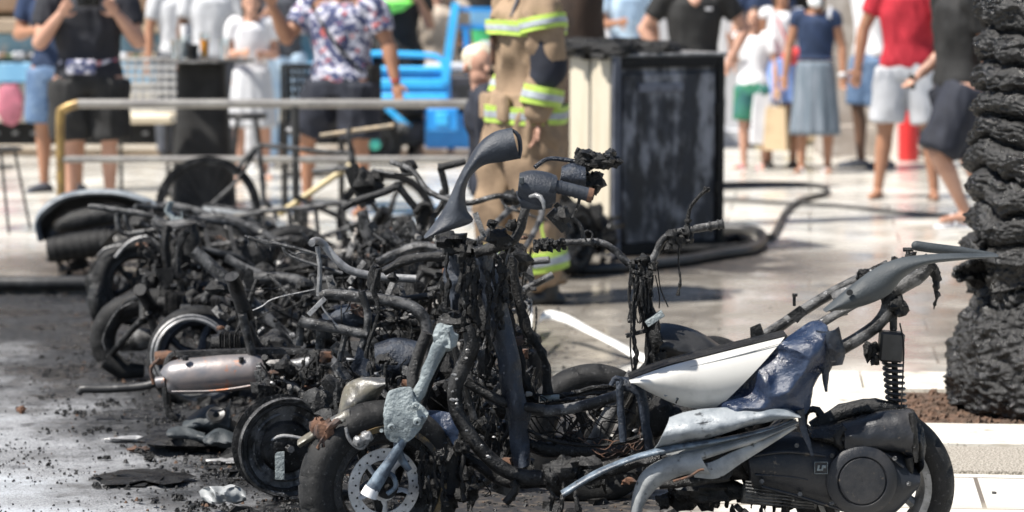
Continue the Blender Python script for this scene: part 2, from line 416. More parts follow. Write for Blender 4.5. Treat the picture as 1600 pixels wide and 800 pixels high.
# ---------------- ground materials ----------------
class NB:
    def __init__(s, name):
        s.m = bpy.data.materials.new(name); s.m.use_nodes = True; M[name] = s.m
        s.t = s.m.node_tree; s.N = s.t.nodes; s.b = s.N['Principled BSDF']
        s.pos = s.N.new('ShaderNodeTexCoord').outputs['Object']
        q = s.N.new('ShaderNodeSeparateXYZ'); s.link(s.pos, q.inputs[0]); s.x, s.y, s.z = q.outputs
    def link(s, a, b): s.t.links.new(a, b)
    def math(s, op, a, b=None, clamp=False):
        n = s.N.new('ShaderNodeMath'); n.operation = op; n.use_clamp = clamp
        for i, k in enumerate((a, b)):
            if k is None: continue
            if isinstance(k, (int, float)): n.inputs[i].default_value = k
            else: s.link(k, n.inputs[i])
        return n.outputs[0]
    def noise(s, scale, d=6, rough=.6):
        n = s.N.new('ShaderNodeTexNoise'); n.inputs['Scale'].default_value = scale; n.inputs['Detail'].default_value = d
        n.inputs['Roughness'].default_value = rough; s.link(s.pos, n.inputs['Vector']); return n.outputs['Fac']
    def ss(s, f, a, b, o0=0, o1=1):
        n = s.N.new('ShaderNodeMapRange'); n.interpolation_type = 'SMOOTHSTEP'
        for i, k in enumerate((a, b, o0, o1)): n.inputs[i + 1].default_value = k
        s.link(f, n.inputs[0]); return n.outputs[0]
    def mix(s, f, a, b):
        n = s.N.new('ShaderNodeMix'); n.data_type = 'RGBA'
        for i, k in ((0, f), (6, a), (7, b)):
            if isinstance(k, (int, float)): n.inputs[i].default_value = k
            elif isinstance(k, tuple): n.inputs[i].default_value = k + (1,)
            else: s.link(k, n.inputs[i])
        return n.outputs[2]
    def bump(s, h, st, dist=.01):
        n = s.N.new('ShaderNodeBump'); n.inputs['Strength'].default_value = st; n.inputs['Distance'].default_value = dist
        s.link(h, n.inputs['Height']); s.link(n.outputs[0], s.b.inputs['Normal'])
g = NB('asphalt')
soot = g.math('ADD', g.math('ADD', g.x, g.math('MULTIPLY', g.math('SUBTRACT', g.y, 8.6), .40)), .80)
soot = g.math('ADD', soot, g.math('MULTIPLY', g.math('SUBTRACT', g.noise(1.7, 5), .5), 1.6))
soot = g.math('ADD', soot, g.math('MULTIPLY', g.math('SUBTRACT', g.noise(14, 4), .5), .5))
sm = g.ss(soot, -.45, .3)
grain = g.noise(120, 4, .75)
base = g.mix(g.ss(grain, .42, .58), (.2, .207, .218), (.46, .468, .48))
base = g.mix(g.ss(g.noise(3.1, 6), .45, .68), base, (.15, .15, .15)); base = g.mix(g.ss(g.noise(8.5, 7), .57, .66, 0, .75), base, (.06, .06, .062)); base = g.mix(g.ss(g.noise(38, 3), .62, .68, 0, .8), base, (.05, .05, .05))
glare = g.math('MULTIPLY', g.ss(soot, -.25, -.75), g.ss(g.noise(1.3, 7), .34, .6)); base = g.mix(g.math('MULTIPLY', glare, g.ss(g.noise(90, 4), .3, .62, .35, 1)), base, (.60, .64, .68))  # bluish sky glare on the clean road, painted into the base colour
dk = g.mix(g.ss(g.noise(26, 6), .4, .66), (.005, .006, .007), (.026, .027, .03))
dk = g.mix(g.ss(g.noise(60, 4), .6, .72), dk, (.15, .14, .135))
g.link(g.mix(sm, base, dk), g.b.inputs['Base Color'])
wet = g.ss(g.noise(2.4, 4), .42, .6)
g.link(g.math('ADD', g.math('MULTIPLY', g.math('SUBTRACT', 1, g.math('MULTIPLY', wet, sm)), .48), .15), g.b.inputs['Roughness'])
g.bump(g.noise(85, 8, .75), 1, .016)

g = NB('paving')
br = g.N.new('ShaderNodeTexBrick'); mp = g.N.new('ShaderNodeMapping'); mp.inputs['Rotation'].default_value = (0, 0, R(6))
g.link(g.pos, mp.inputs[0]); g.link(mp.outputs[0], br.inputs['Vector'])
for k, v in (('Scale', 1), ('Mortar Size', .008), ('Mortar Smooth', .3), ('Brick Width', 1.1), ('Row Height', .55), ('Bias', 0)): br.inputs[k].default_value = v
br.inputs['Color1'].default_value = (.58, .56, .51, 1); br.inputs['Color2'].default_value = (.49, .47, .42, 1); br.inputs['Mortar'].default_value = (.13, .11, .09, 1)
c = g.mix(g.ss(g.noise(2.2, 7), .5, .72), br.outputs['Color'], (.40, .36, .29))
c = g.mix(g.ss(g.noise(45, 4), .6, .75), c, (.30, .26, .21))
yw = g.math('ADD', g.y, g.math('MULTIPLY', g.math('SUBTRACT', g.noise(.9, 4), .5), 3.0))
dirt = g.math('MULTIPLY', g.ss(yw, 11.2, 12.0), g.ss(yw, 16.0, 17.6, 1, 0))
c = g.mix(g.math('MULTIPLY', dirt, g.ss(g.noise(1.4, 5), .2, .6, .55, .95)), c, (.19, .17, .145))
so_ = g.math('SUBTRACT', g.math('SUBTRACT', .80, g.x), g.math('MULTIPLY', g.math('SUBTRACT', g.y, 8.6), .13))
so_ = g.math('ADD', so_, g.math('MULTIPLY', g.math('SUBTRACT', g.noise(2.3, 6), .5), 1.3))
so_ = g.math('ADD', so_, g.math('MULTIPLY', g.math('SUBTRACT', g.noise(15, 5), .5), .5))
near = g.ss(g.y, 14.5, 16.5, 1, 0)
so_ = g.math('MULTIPLY', g.ss(so_, -.1, .35), near)
far = g.math('MULTIPLY', g.math('MULTIPLY', g.ss(g.y, 15.0, 15.8), g.ss(yw, 16.6, 17.6, 1, 0)), g.math('MULTIPLY', g.ss(g.x, 2.1, 1.4), g.ss(g.x, -3.2, -2.4)))
so_ = g.math('MAXIMUM', so_, g.math('MULTIPLY', far, g.ss(g.noise(3, 5), .35, .5)))
crust = g.mix(g.ss(g.noise(30, 5), .45, .65), (.018, .018, .02), (.075, .062, .05))
c = g.mix(so_, c, crust)
g.link(c, g.b.inputs['Base Color'])
ro = g.ss(g.noise(1.6, 5), .35, .65, .10, .34)
ro = g.math('ADD', g.math('MULTIPLY', ro, g.math('SUBTRACT', 1, dirt)), g.math('MULTIPLY', dirt, g.ss(g.noise(2.6, 5), .4, .6, .05, .3)))
dryf = g.ss(g.y, 10.8, 9.8)
g.link(g.math('MAXIMUM', ro, g.math('MAXIMUM', g.math('MULTIPLY', so_, .4), g.math('MULTIPLY', dryf, .6))), g.b.inputs['Roughness'])
h = g.math('ADD', g.math('MULTIPLY', g.noise(55, 7, .7), g.math('ADD', g.math('MULTIPLY', so_, 1.2), .06)), g.math('MULTIPLY', br.outputs['Fac'], -.5))
g.bump(h, .5, .01)

g = NB('kerb_slab')
c = g.mix(g.ss(g.noise(4, 7), .45, .7), (.60, .57, .50), (.45, .41, .34)); c = g.mix(g.ss(g.noise(60, 5), .58, .7), c, (.24, .21, .17)); c = g.mix(g.ss(g.noise(7, 6), .58, .72), c, (.16, .145, .12))
g.link(c, g.b.inputs['Base Color']); g.b.inputs['Roughness'].default_value = .6; g.bump(g.noise(70, 6), .3)
g = NB('aggregate')
c = g.mix(g.ss(g.noise(130, 3), .4, .6), (.14, .125, .10), (.46, .42, .36)); g.link(c, g.b.inputs['Base Color'])
g.b.inputs['Roughness'].default_value = .8; g.bump(g.noise(130, 5), .8)

# ---------------- ground, road, pavement ----------------
def axis_coords(a, b, st, ext):
    lo = [a - (ext) * (i / 12) ** 2.2 for i in range(12, 0, -1)]; hi = [b + (ext) * (i / 12) ** 2.2 for i in range(1, 13)]
    return lo + list(np.arange(a, b, st)) + hi
xs = axis_coords(-3.4, 1.2, .028, 300); ys = axis_coords(7.2, 16.2, .034, 300)
ns = noise.noise
vs_ = []
for y in ys:
    for x in xs:
        s_ = x + .36 * (y - 8.6) + .98; s_ = min(1, max(0, (s_ + .3) / .9)) if 7 < y < 17 and -3.6 < x < 1.4 else 0
        p = Vector((x, y, 0)); z = -.008 + .003 * ns(p * 9)
        if s_ > 0: z += s_ * (.012 * max(0, ns(p * 6)) + .012 * max(0, ns(p * 17)) + .008 * ns(p * 34))
        vs_.append((x, y, min(z, .0185)))
nx = len(xs); fs_ = [(j * nx + i, j * nx + i + 1, (j + 1) * nx + i + 1, (j + 1) * nx + i) for j in range(len(ys) - 1) for i in range(nx - 1)]
mb = MB(); mb.v = vs_; mb.f = fs_; mb.m = [0] * len(fs_)
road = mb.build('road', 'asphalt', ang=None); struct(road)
mb = MB()
edge = [G(-900, 456), G(150, 458), G(330, 500), (G(480, 560)), G(560, 620), G(640, 700), G(690, 790), G(700, 900), V(1.2, 3.0, 0), V(60, 3, 0), V(60, 80, 0), V(-60, 80, 0), V(-60, 15, 0)]
mb.poly([V(p.x, p.y, .02) for p in edge], (0, 0, -.06))
struct(mb.build('pavement', 'paving', smooth=False))

# palm pit: soil, slab ring and the strip of exposed aggregate
pc = V(2.05, 10.64, 0); Rz = Matrix.Rotation(R(-5), 3, 'Z')
mb = MB(); mb.poly([pc + Rz @ V(x, y, .026) for x, y in ((-.6, -.45), (.7, -.45), (.7, .42), (-.6, .42))], (0, 0, -.03))
struct(mb.build('soil', 'debris_brown', smooth=False))
mb = MB()
x = -1.3
for i in range(4):
    mb.box(pc + Rz @ V(x + .3, -.66, .028), (.592, .42, .03), Rz, .004)
    mb.box(pc + Rz @ V(x + .3, .66, .028), (.592, .46, .03), Rz, .004); x += .6
for sx in (-.95, .97):
    for k in (-.23, .21): mb.box(pc + Rz @ V(sx, k - .01, .028), (.69 if sx < 0 else .5, .43, .03), Rz, .004)
struct(mb.build('kerb', 'kerb_slab'))
mb = MB(); mb.poly([pc + Rz @ V(x, y, .031) for x, y in ((-1.3, -1.34), (1.4, -1.44), (1.4, -.885), (-1.3, -.885))], (0, 0, -.02))
struct(mb.build('path', 'aggregate', smooth=False))

# ---------------- fire debris: uncountable crumbs ----------------
def crumbs(name, m, n, area, size, label, seed, pw=2.2):
    r_ = random.Random(seed); mb = MB()
    for _ in range(n):
        p = area(r_)
        if p is None: continue
        s0 = size * (.25 + r_.random() ** pw); b = len(mb.v); k = 5
        h_ = s0 * r_.uniform(.3, .9); vs2 = []
        a0 = r_.random() * 6
        for j in range(k):
            a = a0 + 6.283 * j / k; q = s0 * r_.uniform(.6, 1.2); vs2.append((p.x + q * math.cos(a), p.y + q * math.sin(a), p.z - .003))
        for j in range(k):
            a = a0 + .4 + 6.283 * j / k; q = s0 * r_.uniform(.3, .8); vs2.append((p.x + q * math.cos(a), p.y + q * math.sin(a), p.z + h_ * r_.uniform(.5, 1.1)))
        mb.add(vs2, [(j, (j + 1) % k, k + (j + 1) % k, k + j) for j in range(k)] + [tuple(k + j for j in range(k))])
    o = mb.build(name, m, ang=None, smooth=False); tag(o, label, 'debris', None, 'stuff'); return o
def heap_area(r_):
    y = 7.9 + 8.0 * r_.random() ** 1.2; c_ = -.05 - .19 * (y - 8.6); wdt = .75 + .05 * (y - 8)
    x = c_ + r_.gauss(0, wdt * .62)
    s_ = x + .36 * (y - 8.6) + .98 + .5 * ns(V(x, y, 0) * 2)
    if s_ < -.35 and r_.random() > .12: return None
    e = G(640, 700); return V(x, y, .02 if (x > -.3 and y > 11) else (.018 if x > -.1 else .004))
crumbs('charred_debris', 'debris', 9000, heap_area, .011, 'crust of black charred crumbs spread under and around the burnt scooters', 3)
crumbs('ash_grit', 'debris_brown', 2600, heap_area, .008, 'brownish ash and grit scattered between the burnt scooters', 4)
def big_area(r_):
    y = 8.3 + 6.5 * r_.random(); return V(-.1 - .19 * (y - 8.6) + r_.gauss(0, .38), y, .01)
crumbs('melted_clumps', 'soot_crust', 420, big_area, .045, 'glossy black melted clumps heaped beneath the burnt scooters', 5, 1.5)
def pit_area(r_):
    a = r_.random() * 6.283; q = .33 + .32 * r_.random(); p = pc + V(q * math.cos(a) * 1.1, q * math.sin(a) * .75, .026); return p
crumbs('pit_litter', 'debris_brown', 900, pit_area, .022, 'brown bark litter and char lying round the foot of the burnt palm', 6)
def road_area(r_):
    p = G(r_.uniform(-40, 420), 470 + 340 * r_.random() ** .8); p.z = -.004
    return p if noise.noise(p * 2.6) + .5 * noise.noise(p * 9) > r_.uniform(-.35, .35) else None
crumbs('road_specks', 'debris', 2600, road_area, .0055, 'small dark specks strewn over the pale asphalt', 8)
def clump_area(r_):
    p = G(r_.uniform(60, 520), r_.uniform(540, 800)); p.z = .0; s_ = p.x + .4 * (p.y - 8.6) + .8
    return p if noise.noise(p * 4.5) + .4 * noise.noise(p * 13) + s_ * .5 > r_.uniform(.12, .55) else None
crumbs('ash_clumps', 'soot_crust', 5000, clump_area, .013, 'ragged drifts of black ash clumps gathered on the road in front of the bikes', 9)
# single pieces of debris on the road
def piece(name, m, label, px, py, sz, cat_, amp=.5, z=.0):
    mb = MB(); p = G(px, py); f = p.y / FPX
    mb.blob(p + V(0, 0, sz[2] * f * .5 + z), [q * f for q in sz], amp, n=18)
    o = mb.build(name, m, rough=(.004, 60)); tag(o, label, cat_)
piece('foil_scrap', 'foil', 'crumpled silvery foil strip on the sooty road left of the black bags', 200, 688, (34, 14, 4), 'scrap')
piece('rust_flake', 'rust', 'rust brown flake on the road just below the silvery foil strip', 216, 704, (15, 10, 4), 'flake')
piece('brick_chip', 'rust', 'small reddish brown chip lying alone on the pale asphalt', 33, 643, (7, 6, 6), 'chip')
piece('char_lump', 'soot_crust', 'small black char lump on the road below the rust brown flake', 233, 718, (7, 6, 6), 'lump')
piece('pebble_lump', 'char', 'dark rounded lump on the pale strip beside the black hose', 60, 447, (9, 8, 9), 'lump')
piece('burnt_mat', 'char', 'flat ragged black patch of burnt plastic on the road near the front tyre', 222, 748, (62, 60, 5), 'patch', .7)
piece('shard', 'foil', 'pale melted shard on the ground left of the finned wheel', 350, 722, (24, 12, 3), 'shard')

# ---------------- background buildings ----------------
FY = 30.0
def wx(px, Y): return (px - 800) / FPX * Y * 1.0
bld = thing('building', 'pale stone building with pillars and dark shop windows behind the onlookers', 'building', (0, FY, 0))
mb = MB(); mb.box((2, FY + 1.2, 4.5), (44, .4, 9)); mb.build('wall', 'wall_sand', bld, smooth=False)
def fac(name, px0, px1, z0, z1, y, d, m, par=bld, bev=.01):
    mb = MB(); a, b = wx(px0, y), wx(px1, y); mb.box(((a + b) / 2, y + d / 2, (z0 + z1) / 2), (b - a, d, z1 - z0), bev=bev)
    return mb.build(name, m, par)
Y2 = 27.5
fac('pillar', 995, 1045, 0, 5, Y2, .6, 'pillar_pale'); fac('pillar', 1128, 1172, 0, 5, Y2 - .5, .6, 'pillar_pale')
fac('plinth', 1120, 1180, 0, .18, Y2 - .6, .5, 'pillar_pale')
fac('pillar', 1290, 1372, 0, 5, 25.6, .7, 'rough_stone'); fac('pillar', 1376, 1428, 0, 5, 25.3, .6, 'pillar_white')
fac('pillar', 1470, 1500, 0, 5, 25.0, .4, 'pillar_pale'); fac('wall_panel', 1500, 1750, 0, 5, 26.6, .5, 'pillar_white')
fac('plinth', 1284, 1376, 0, .3, 25.45, .7, 'rough_stone')
for a, b in ((1048, 1126), (1175, 1288), (1430, 1468), (870, 992), (640, 866), (380, 636)):
    w_ = fac('shop_window', a, b, .4, 4, 29.2, .1, 'shop_glass')
    fr = MB(); A, B2 = wx(a, 29.2), wx(b, 29.2)
    for z in (.4, 2.6): fr.box(((A + B2) / 2, 29.17, z), (B2 - A, .08, .1))
    for x in (A, (A + B2) / 2, B2): fr.box((x, 29.16, 2.2), (.08, .09, 3.6))
    fr.build('frame', 'dark_metal', w_)
fac('stall_riser', 1175, 1288, 0, .72, 28.9, .2, 'shop_yellow'); fac('stall_riser', 870, 992, 0, .5, 28.9, .2, 'wall_sand')
fac('stall_riser', 380, 866, 0, .6, 28.9, .2, 'wall_brown')
# goods seen in the shop opening
dr = fac('hanging_dress', 1176, 1196, .55, 1.4, 28.2, .12, 'cloth_red', None, .04); tag(dr, 'dark red garment hanging in the shop opening beside the pale pillar', 'garment')
dr = fac('souvenir_rack', 1198, 1230, .3, 1.5, 28.3, .2, 'cloth_navy', None, .04); tag(dr, 'dark blue rack of goods in the shop opening behind the boy', 'rack')
ex = thing('fire_extinguisher', 'red cylinder standing against the white pillar behind the red shirt man', 'extinguisher', (wx(1420, 24.9), 24.9, .02))
mb = MB(); p = ex.location
mb.lathe(p, (0, 0, 1), [(0.001, 0), (.085, 0), (.09, .02), (.09, .5), (.07, .56), (.025, .6), (.02, .63), (0.001, .63)], 24, closed=False); mb.build('body', 'shop_red', ex)
mb = MB(); mb.bar(p + V(-.05, 0, .65), p + V(.06, 0, .68), .02, .02); mb.tube([p + V(.03, 0, .64), p + V(.1, 0, .5), p + V(.1, 0, .2)], .01); mb.build('valve', 'dark_metal', ex)

# ice cream display counter on the left
Yd = 25.4
dc = thing('display_counter', 'long glass fronted ice cream counter with blue band and photo panel at far left', 'counter', (wx(100, Yd), Yd, 0))
def dp(name, px0, px1, py0, py1, m, dy=0, d=.4):
    a, b = P(px0, py1, Yd + dy), P(px1, py0, Yd + dy); mb = MB()
    mb.box(((a.x + b.x) / 2, Yd + dy + d / 2, (a.z + b.z) / 2), (b.x - a.x, d, b.z - a.z), bev=.01); return mb.build(name, m, dc)
dp('base', -160, 560, 192, 226, 'black_gap', .1, 1.0)
dp('photo_panel', -160, 560, 130, 191, 'photo_cream'); dp('blue_band', -160, 560, 98, 129, 'sky_blue_panel', -.03)
dp('glass_case', -160, 560, 52, 97, 'display_glass', .05)
dp('counter_top', -160, 560, 30, 51, 'wall_sand', -.02, .9); dp('awning_valance', -160, 560, -40, 18, 'wall_brown', .3, .3)
dp('menu_board', -160, 330, 18, 29, 'wall_sand', .5, .1)
mb = MB(); mb.blob(P(16, 163, Yd - .03), (.14, .04, .17), .3, n=16); mb.build('scoop_photo', 'photo_pink', dc)
for i in range(24):
    mb = MB(); mb.box(P(-150 + i * 29, 208, Yd + .09), (.05, .03, .03)); mb.build('kick_light', 'steel_pale', dc)
for i in range(26):
    mb = MB(); mb.blob(P(-20 + i * 13 + rnd.uniform(-5, 5), 89 + rnd.uniform(-3, 2), Yd + .0), (rnd.uniform(.04, .09), .05, rnd.uniform(.02, .045)), .4, n=10)
    mb.build('ice_cream_tub', rnd.choice(['cream', 'wall_sand', 'steel', 'cloth_lightgrey', 'wall_brown', 'frond']), dc)

# ---------------- trees ----------------
def bark_trunk(root, x, y, r0, r1, H, m, name='trunk'):
    mb = MB()
    prof = [(r0 + (r1 - r0) * i / 60 + .03 * math.exp(-i / 3), H * i / 60) for i in range(61)]
    def fn(i, j, r, o):
        return r * (1 + .05 * noise.noise(V(math.cos(i / 36 * 6.283) * 2, math.sin(i / 36 * 6.283) * 2, o * 3))) + .012 * math.sin(o * 45 + i * .3), o
    mb.lathe((x, y, 0), (0, 0, 1), prof, 36, closed=False, fn=fn); return mb.build(name, m, root)
def fronds(root, x, y, z, n, L, m, r_, droop=1, bare=False):
    mb = MB()
    for i in range(n):
        a = r_.random() * 6.283; el = r_.uniform(.05, 1.2); d = V(math.cos(a), math.sin(a), 0); pts = []
        for k in range(9):
            t = k / 8; pts.append(V(x, y, z) + d * (L * t * math.cos(el * .6)) + V(0, 0, L * (math.sin(el) * t - droop * .75 * t * t)))
        mb.tube(pts, [.02, .004], n=5, k=10)
        if bare and r_.random() < .6: continue
        sd = d.cross(V(0, 0, 1))
        for k in range(2, 34):
            t = k / 34; q = t * 8; j = min(int(q), 7); p = pts[j].lerp(pts[j + 1], q - j); l = .42 * math.sin(math.pi * min(1, t * 1.05)) ** .6
            for s_ in (-1, 1):
                e = p + sd * s_ * l * .8 + d * l * .45 + V(0, 0, -.12 * l + r_.uniform(-.03, .03)); w_ = d * .014
                mb.add([p - w_, p + w_, e, p + V(0, 0, .004)], [(0, 1, 2), (3, 2, 1)])
    return mb.build('crown', m, root, ang=None)
r_ = random.Random(11)
t1 = thing('palm_tree', 'brown palm trunk standing between the firefighter and the burnt cabinet', 'palm', (.425, 18.2, 0))
bark_trunk(t1, .425, 18.2, .17, .15, 6.6, 'bark'); fronds(t1, .42, 18.2, 6.6, 26, 2.0, 'frond', r_)
t2 = thing('burnt_palm', 'charred black palm trunk with blistered leaf bases at the right edge', 'palm', (2.03, 10.66, 0))
cx_, cy_ = 2.03, 10.66; mb = MB(); nz_, na_ = 620, 300; H1 = 2.15
def palm_r(a, z):
    cz = V(math.cos(a), math.sin(a), 0); n1 = noise.noise(cz * 2 + V(0, 0, z * 3)); n2 = noise.noise(cz * 6 + V(3, 1, z * 16)); n3 = noise.noise(cz * 16 + V(7, 1, z * 48))
    n4 = noise.noise(cz * 38 + V(1, 4, z * 110))
    if z < .6: base = .315 + .02 * math.sin(z * 9) - .05 * max(0, (z - .25) / .35)
    else: base = .29 - .035 * min(1, (z - .6) / .9)
    lowk = min(1, max(0, (.66 + .06 * n1 - z) / .10)); up = 1 - lowk
    za = z + .085 * noise.noise(cz * 1.5 + V(5, 5, z * 2)) + .014 * n2 + .02 * math.sin(a * 1 + 1); aa = a + .13 * noise.noise(cz * 4 + V(2, 9, z * 9)) + .05 * n3
    row = za / .112; fr_ = row % 1; ri = int(row); kk = aa * 6 / 6.2832 + ri * .5 + .12 * math.sin(ri * 2.1); ki = math.floor(kk); fk = kk - ki
    rv = .55 + .45 * abs(math.sin(ki % 6 * 12.9 + ri * 7.7)); vv = (fr_ - .5) * 2 + .25 * (fk - .5) * (1 if (ki + ri) % 2 else -1)
    saw = max(0, 1 - min(1, abs(vv)) ** 2.2) ** .7; lob = rv * (max(0, 1 - abs(fk * 2 - 1) ** 3.5) ** .5) * 1.05 - .08
    r = base + up * (-.022 + .062 * saw * (.62 + .38 * lob) + .022 * noise.noise(cz * 3 + V(4, 2, z * 7)) + .014 * n2 + .012 * abs(n3) + .008 * n4 + .012 * noise.noise(cz * 3 + V(1, 1, za * 70)) + .006 * noise.noise(cz * 7 + V(1, 8, za * 150)))
    r += lowk * (.03 * n1 + .028 * n2 + .016 * n3 + .007 * n4 + (.03 if .1 < (z * 2.2 + .15 * n1) % 1 < .93 else -.008))
    return r
for i in range(nz_ + 1):
    z = H1 * i / nz_
    for j in range(na_):
        a = 2 * math.pi * j / na_; q = palm_r(a, z) * (1 if z > .05 else .99); mb.v.append((cx_ + q * math.cos(a), cy_ + q * math.sin(a), z))
for i in range(nz_):
    for j in range(na_):
        a = i * na_ + j; b = i * na_ + (j + 1) % na_; mb.f.append((a, b, b + na_, a + na_)); mb.m.append(0)
mb.build('trunk', 'palm_char', t2, ang=None)
mb = MB()
for i in range(41):
    pass
mb.lathe((cx_, cy_, H1 - .02), (0, 0, 1), [(.27 - .03 * i / 60 + .035 * abs(math.sin(i * .8)), 3.4 * i / 60) for i in range(61)], 40, closed=False); mb.build('upper_trunk', 'palm_char', t2)
fronds(t2, cx_, cy_, 5.5, 14, 1.5, 'char', r_, 1.3, True)
mb = MB()
for px, py, l in ((1494, 425, .09), (1500, 440, .08), (1492, 432, .07), (1512, 415, .1), (1530, 385, .1), (1524, 378, .07)):
    p = P(px + 26, py, 10.62); e = P(px, py - 3, 10.5); mb.tube([p, (p + e) / 2 + V(0, 0, .01), e], [.03, .022, .012], n=8, amp=.6, rnd_cap=True)
mb.build('leaf_stub', 'palm_char', t2)
# ---------------- burnt scooters ----------------
def axv(yaw, tilt=0): return V(math.sin(R(yaw)) * math.cos(R(tilt)), -math.cos(R(yaw)) * math.cos(R(tilt)), math.sin(R(tilt)))
def wheel(root, c, ax, Rr, wd, name='wheel', rim_r=.66, tyre='tyre', rimm='steel_dark', spokes=5, disc=False, drum=False, gold=False, flat=0):
    c = Vector(c); ax = Vector(ax).normalized(); rr = Rr * rim_r
    mb = MB(); h = wd * .42
    mb.lathe(c, ax, [(rr + .012, -h), (rr + .014, -h + .008), (rr - .012, -h + .012), (rr - .02, 0), (rr - .012, h - .012), (rr + .014, h - .008), (rr + .012, h), (rr - .012, h), (rr - .026, h * .5), (rr - .034, 0), (rr - .026, -h * .5), (rr - .012, -h)], 56)
    u = ax.orthogonal().normalized(); v = ax.cross(u); a0 = rnd.random() * 6
    for i in range(spokes):
        a = a0 + 6.283 * i / spokes; d = u * math.cos(a) + v * math.sin(a); t = ax.cross(d)
        mb.tube([c + d * .03, c + d * rr * .55 + t * .01, c + d * (rr - .02)], [.022, .013, .017], n=8, k=6)
    mb.tube([c - ax * wd * .5, c + ax * wd * .5], .032, n=20); mb.tube([c - ax * wd * .75, c + ax * wd * .75], .012, n=8)
    w_ = mb.build(name, rimm, root)
    if tyre:
        mb = MB(); T_ = Rr; hw = wd / 2
        prof = [(rr, -hw * .75), (rr + .02, -hw * .98), (T_ - .035, -hw * 1.02), (T_ - .02, -hw * .9), (T_ - .012, -hw * .72), (T_ - .004, -hw * .4), (T_, 0), (T_ - .004, hw * .4), (T_ - .012, hw * .72), (T_ - .02, hw * .9), (T_ - .035, hw * 1.02), (rr + .02, hw * .98), (rr, hw * .75), (rr - .004, 0)]
        def fn(i, j, r, o):
            if j in (4, 5, 7, 8):
                k = (i + (j - 4) * 1) % 9
                if k == 0: r -= .011
            if flat: r += flat * noise.noise(V(i * .1, j * .4, 3))
            return r, o
        mb.lathe(c, ax, prof, 144, fn=fn); mb.build('tyre', tyre, w_)
    if gold:
        mb = MB(); o = wd / 2 * 1.03 + .001
        mb.lathe(c, ax, [(rr + .012, o), (rr + .028, o + .002), (rr + .028, o - .004), (rr + .012, o - .006)], 64, a0=100, a1=260); mb.build('scorched_band', 'tyre_gold', w_)
    if disc:
        mb = MB(); o = disc if disc is not True else wd * .45; ri, ro = .075, .108
        mb.lathe(c + ax * o, ax, [(ri, -.002), (ro, -.002), (ro, .002), (ri, .002)], 60)
        for i in range(5):
            a = a0 + 6.283 * i / 5; d = u * math.cos(a) + v * math.sin(a); t = ax.cross(d)
            mb.tube([c + ax * o + d * .03, c + ax * o + d * .055 + t * .012, c + ax * o + d * .08 + t * .012], [.012, .008, .012], n=6, k=4, flat=.3)
        mb.lathe(c + ax * o, ax, [(.02, -.003), (.042, -.003), (.042, .004), (.02, .004)], 30)
        mb.mi = 1
        for i in range(30):
            a = 6.283 * i / 30; q = .086 + (.012 if i % 2 else 0); d = u * math.cos(a) + v * math.sin(a)
            mb.tube([c + ax * (o + .0019) + d * q, c + ax * (o + .0028) + d * q], .0032, n=8, k=1)
        mb.build('brake_disc', ['disc', 'black_gap'], w_)
    if drum:
        mb = MB(); mb.lathe(c + ax * wd * .3, ax, [(.001, .02), (.03, .022), (.05, .016), (.075, .012), (.085, 0), (.085, -.02), (.001, -.02)], 40, closed=False); mb.build('brake_drum', 'steel_dark', w_)
    return w_
def engine(root, c, s=1, name='engine', ax=(0, -1, 0), n=9):
    mb = MB(); c = Vector(c)
    mb.blob(c, (.11 * s, .08 * s, .075 * s), .25, n=18)
    for i in range(n): mb.box(c + V(-.14 * s - .011 * i * s, .0, .02 * s), (.004, .12 * s, .11 * s), bev=.001)
    mb.tube([c + V(-.1 * s, 0, .02 * s), c + V(-.27 * s, 0, .02 * s)], .038 * s, n=14)
    mb.lathe(c + V(.02, -.08 * s, 0), ax, [(.001, .03), (.05 * s, .03), (.062 * s, .018), (.066 * s, -.02), (.001, -.02)], 30, closed=False)
    for i in range(6):
        a = i * 1.047; mb.tube([c + V(.02 + .056 * s * math.cos(a), -.095 * s, .056 * s * math.sin(a)), c + V(.02 + .056 * s * math.cos(a), -.122 * s, .056 * s * math.sin(a))], .006, n=6, k=1)
    return mb.build(name, 'steel_dark', root, rough=(.002, 70))
def raw(mb, name, m, root):
    had = name in SPLIT; SPLIT.discard(name); o = mb.build(name, m, root)
    if had: SPLIT.add(name)
    return o
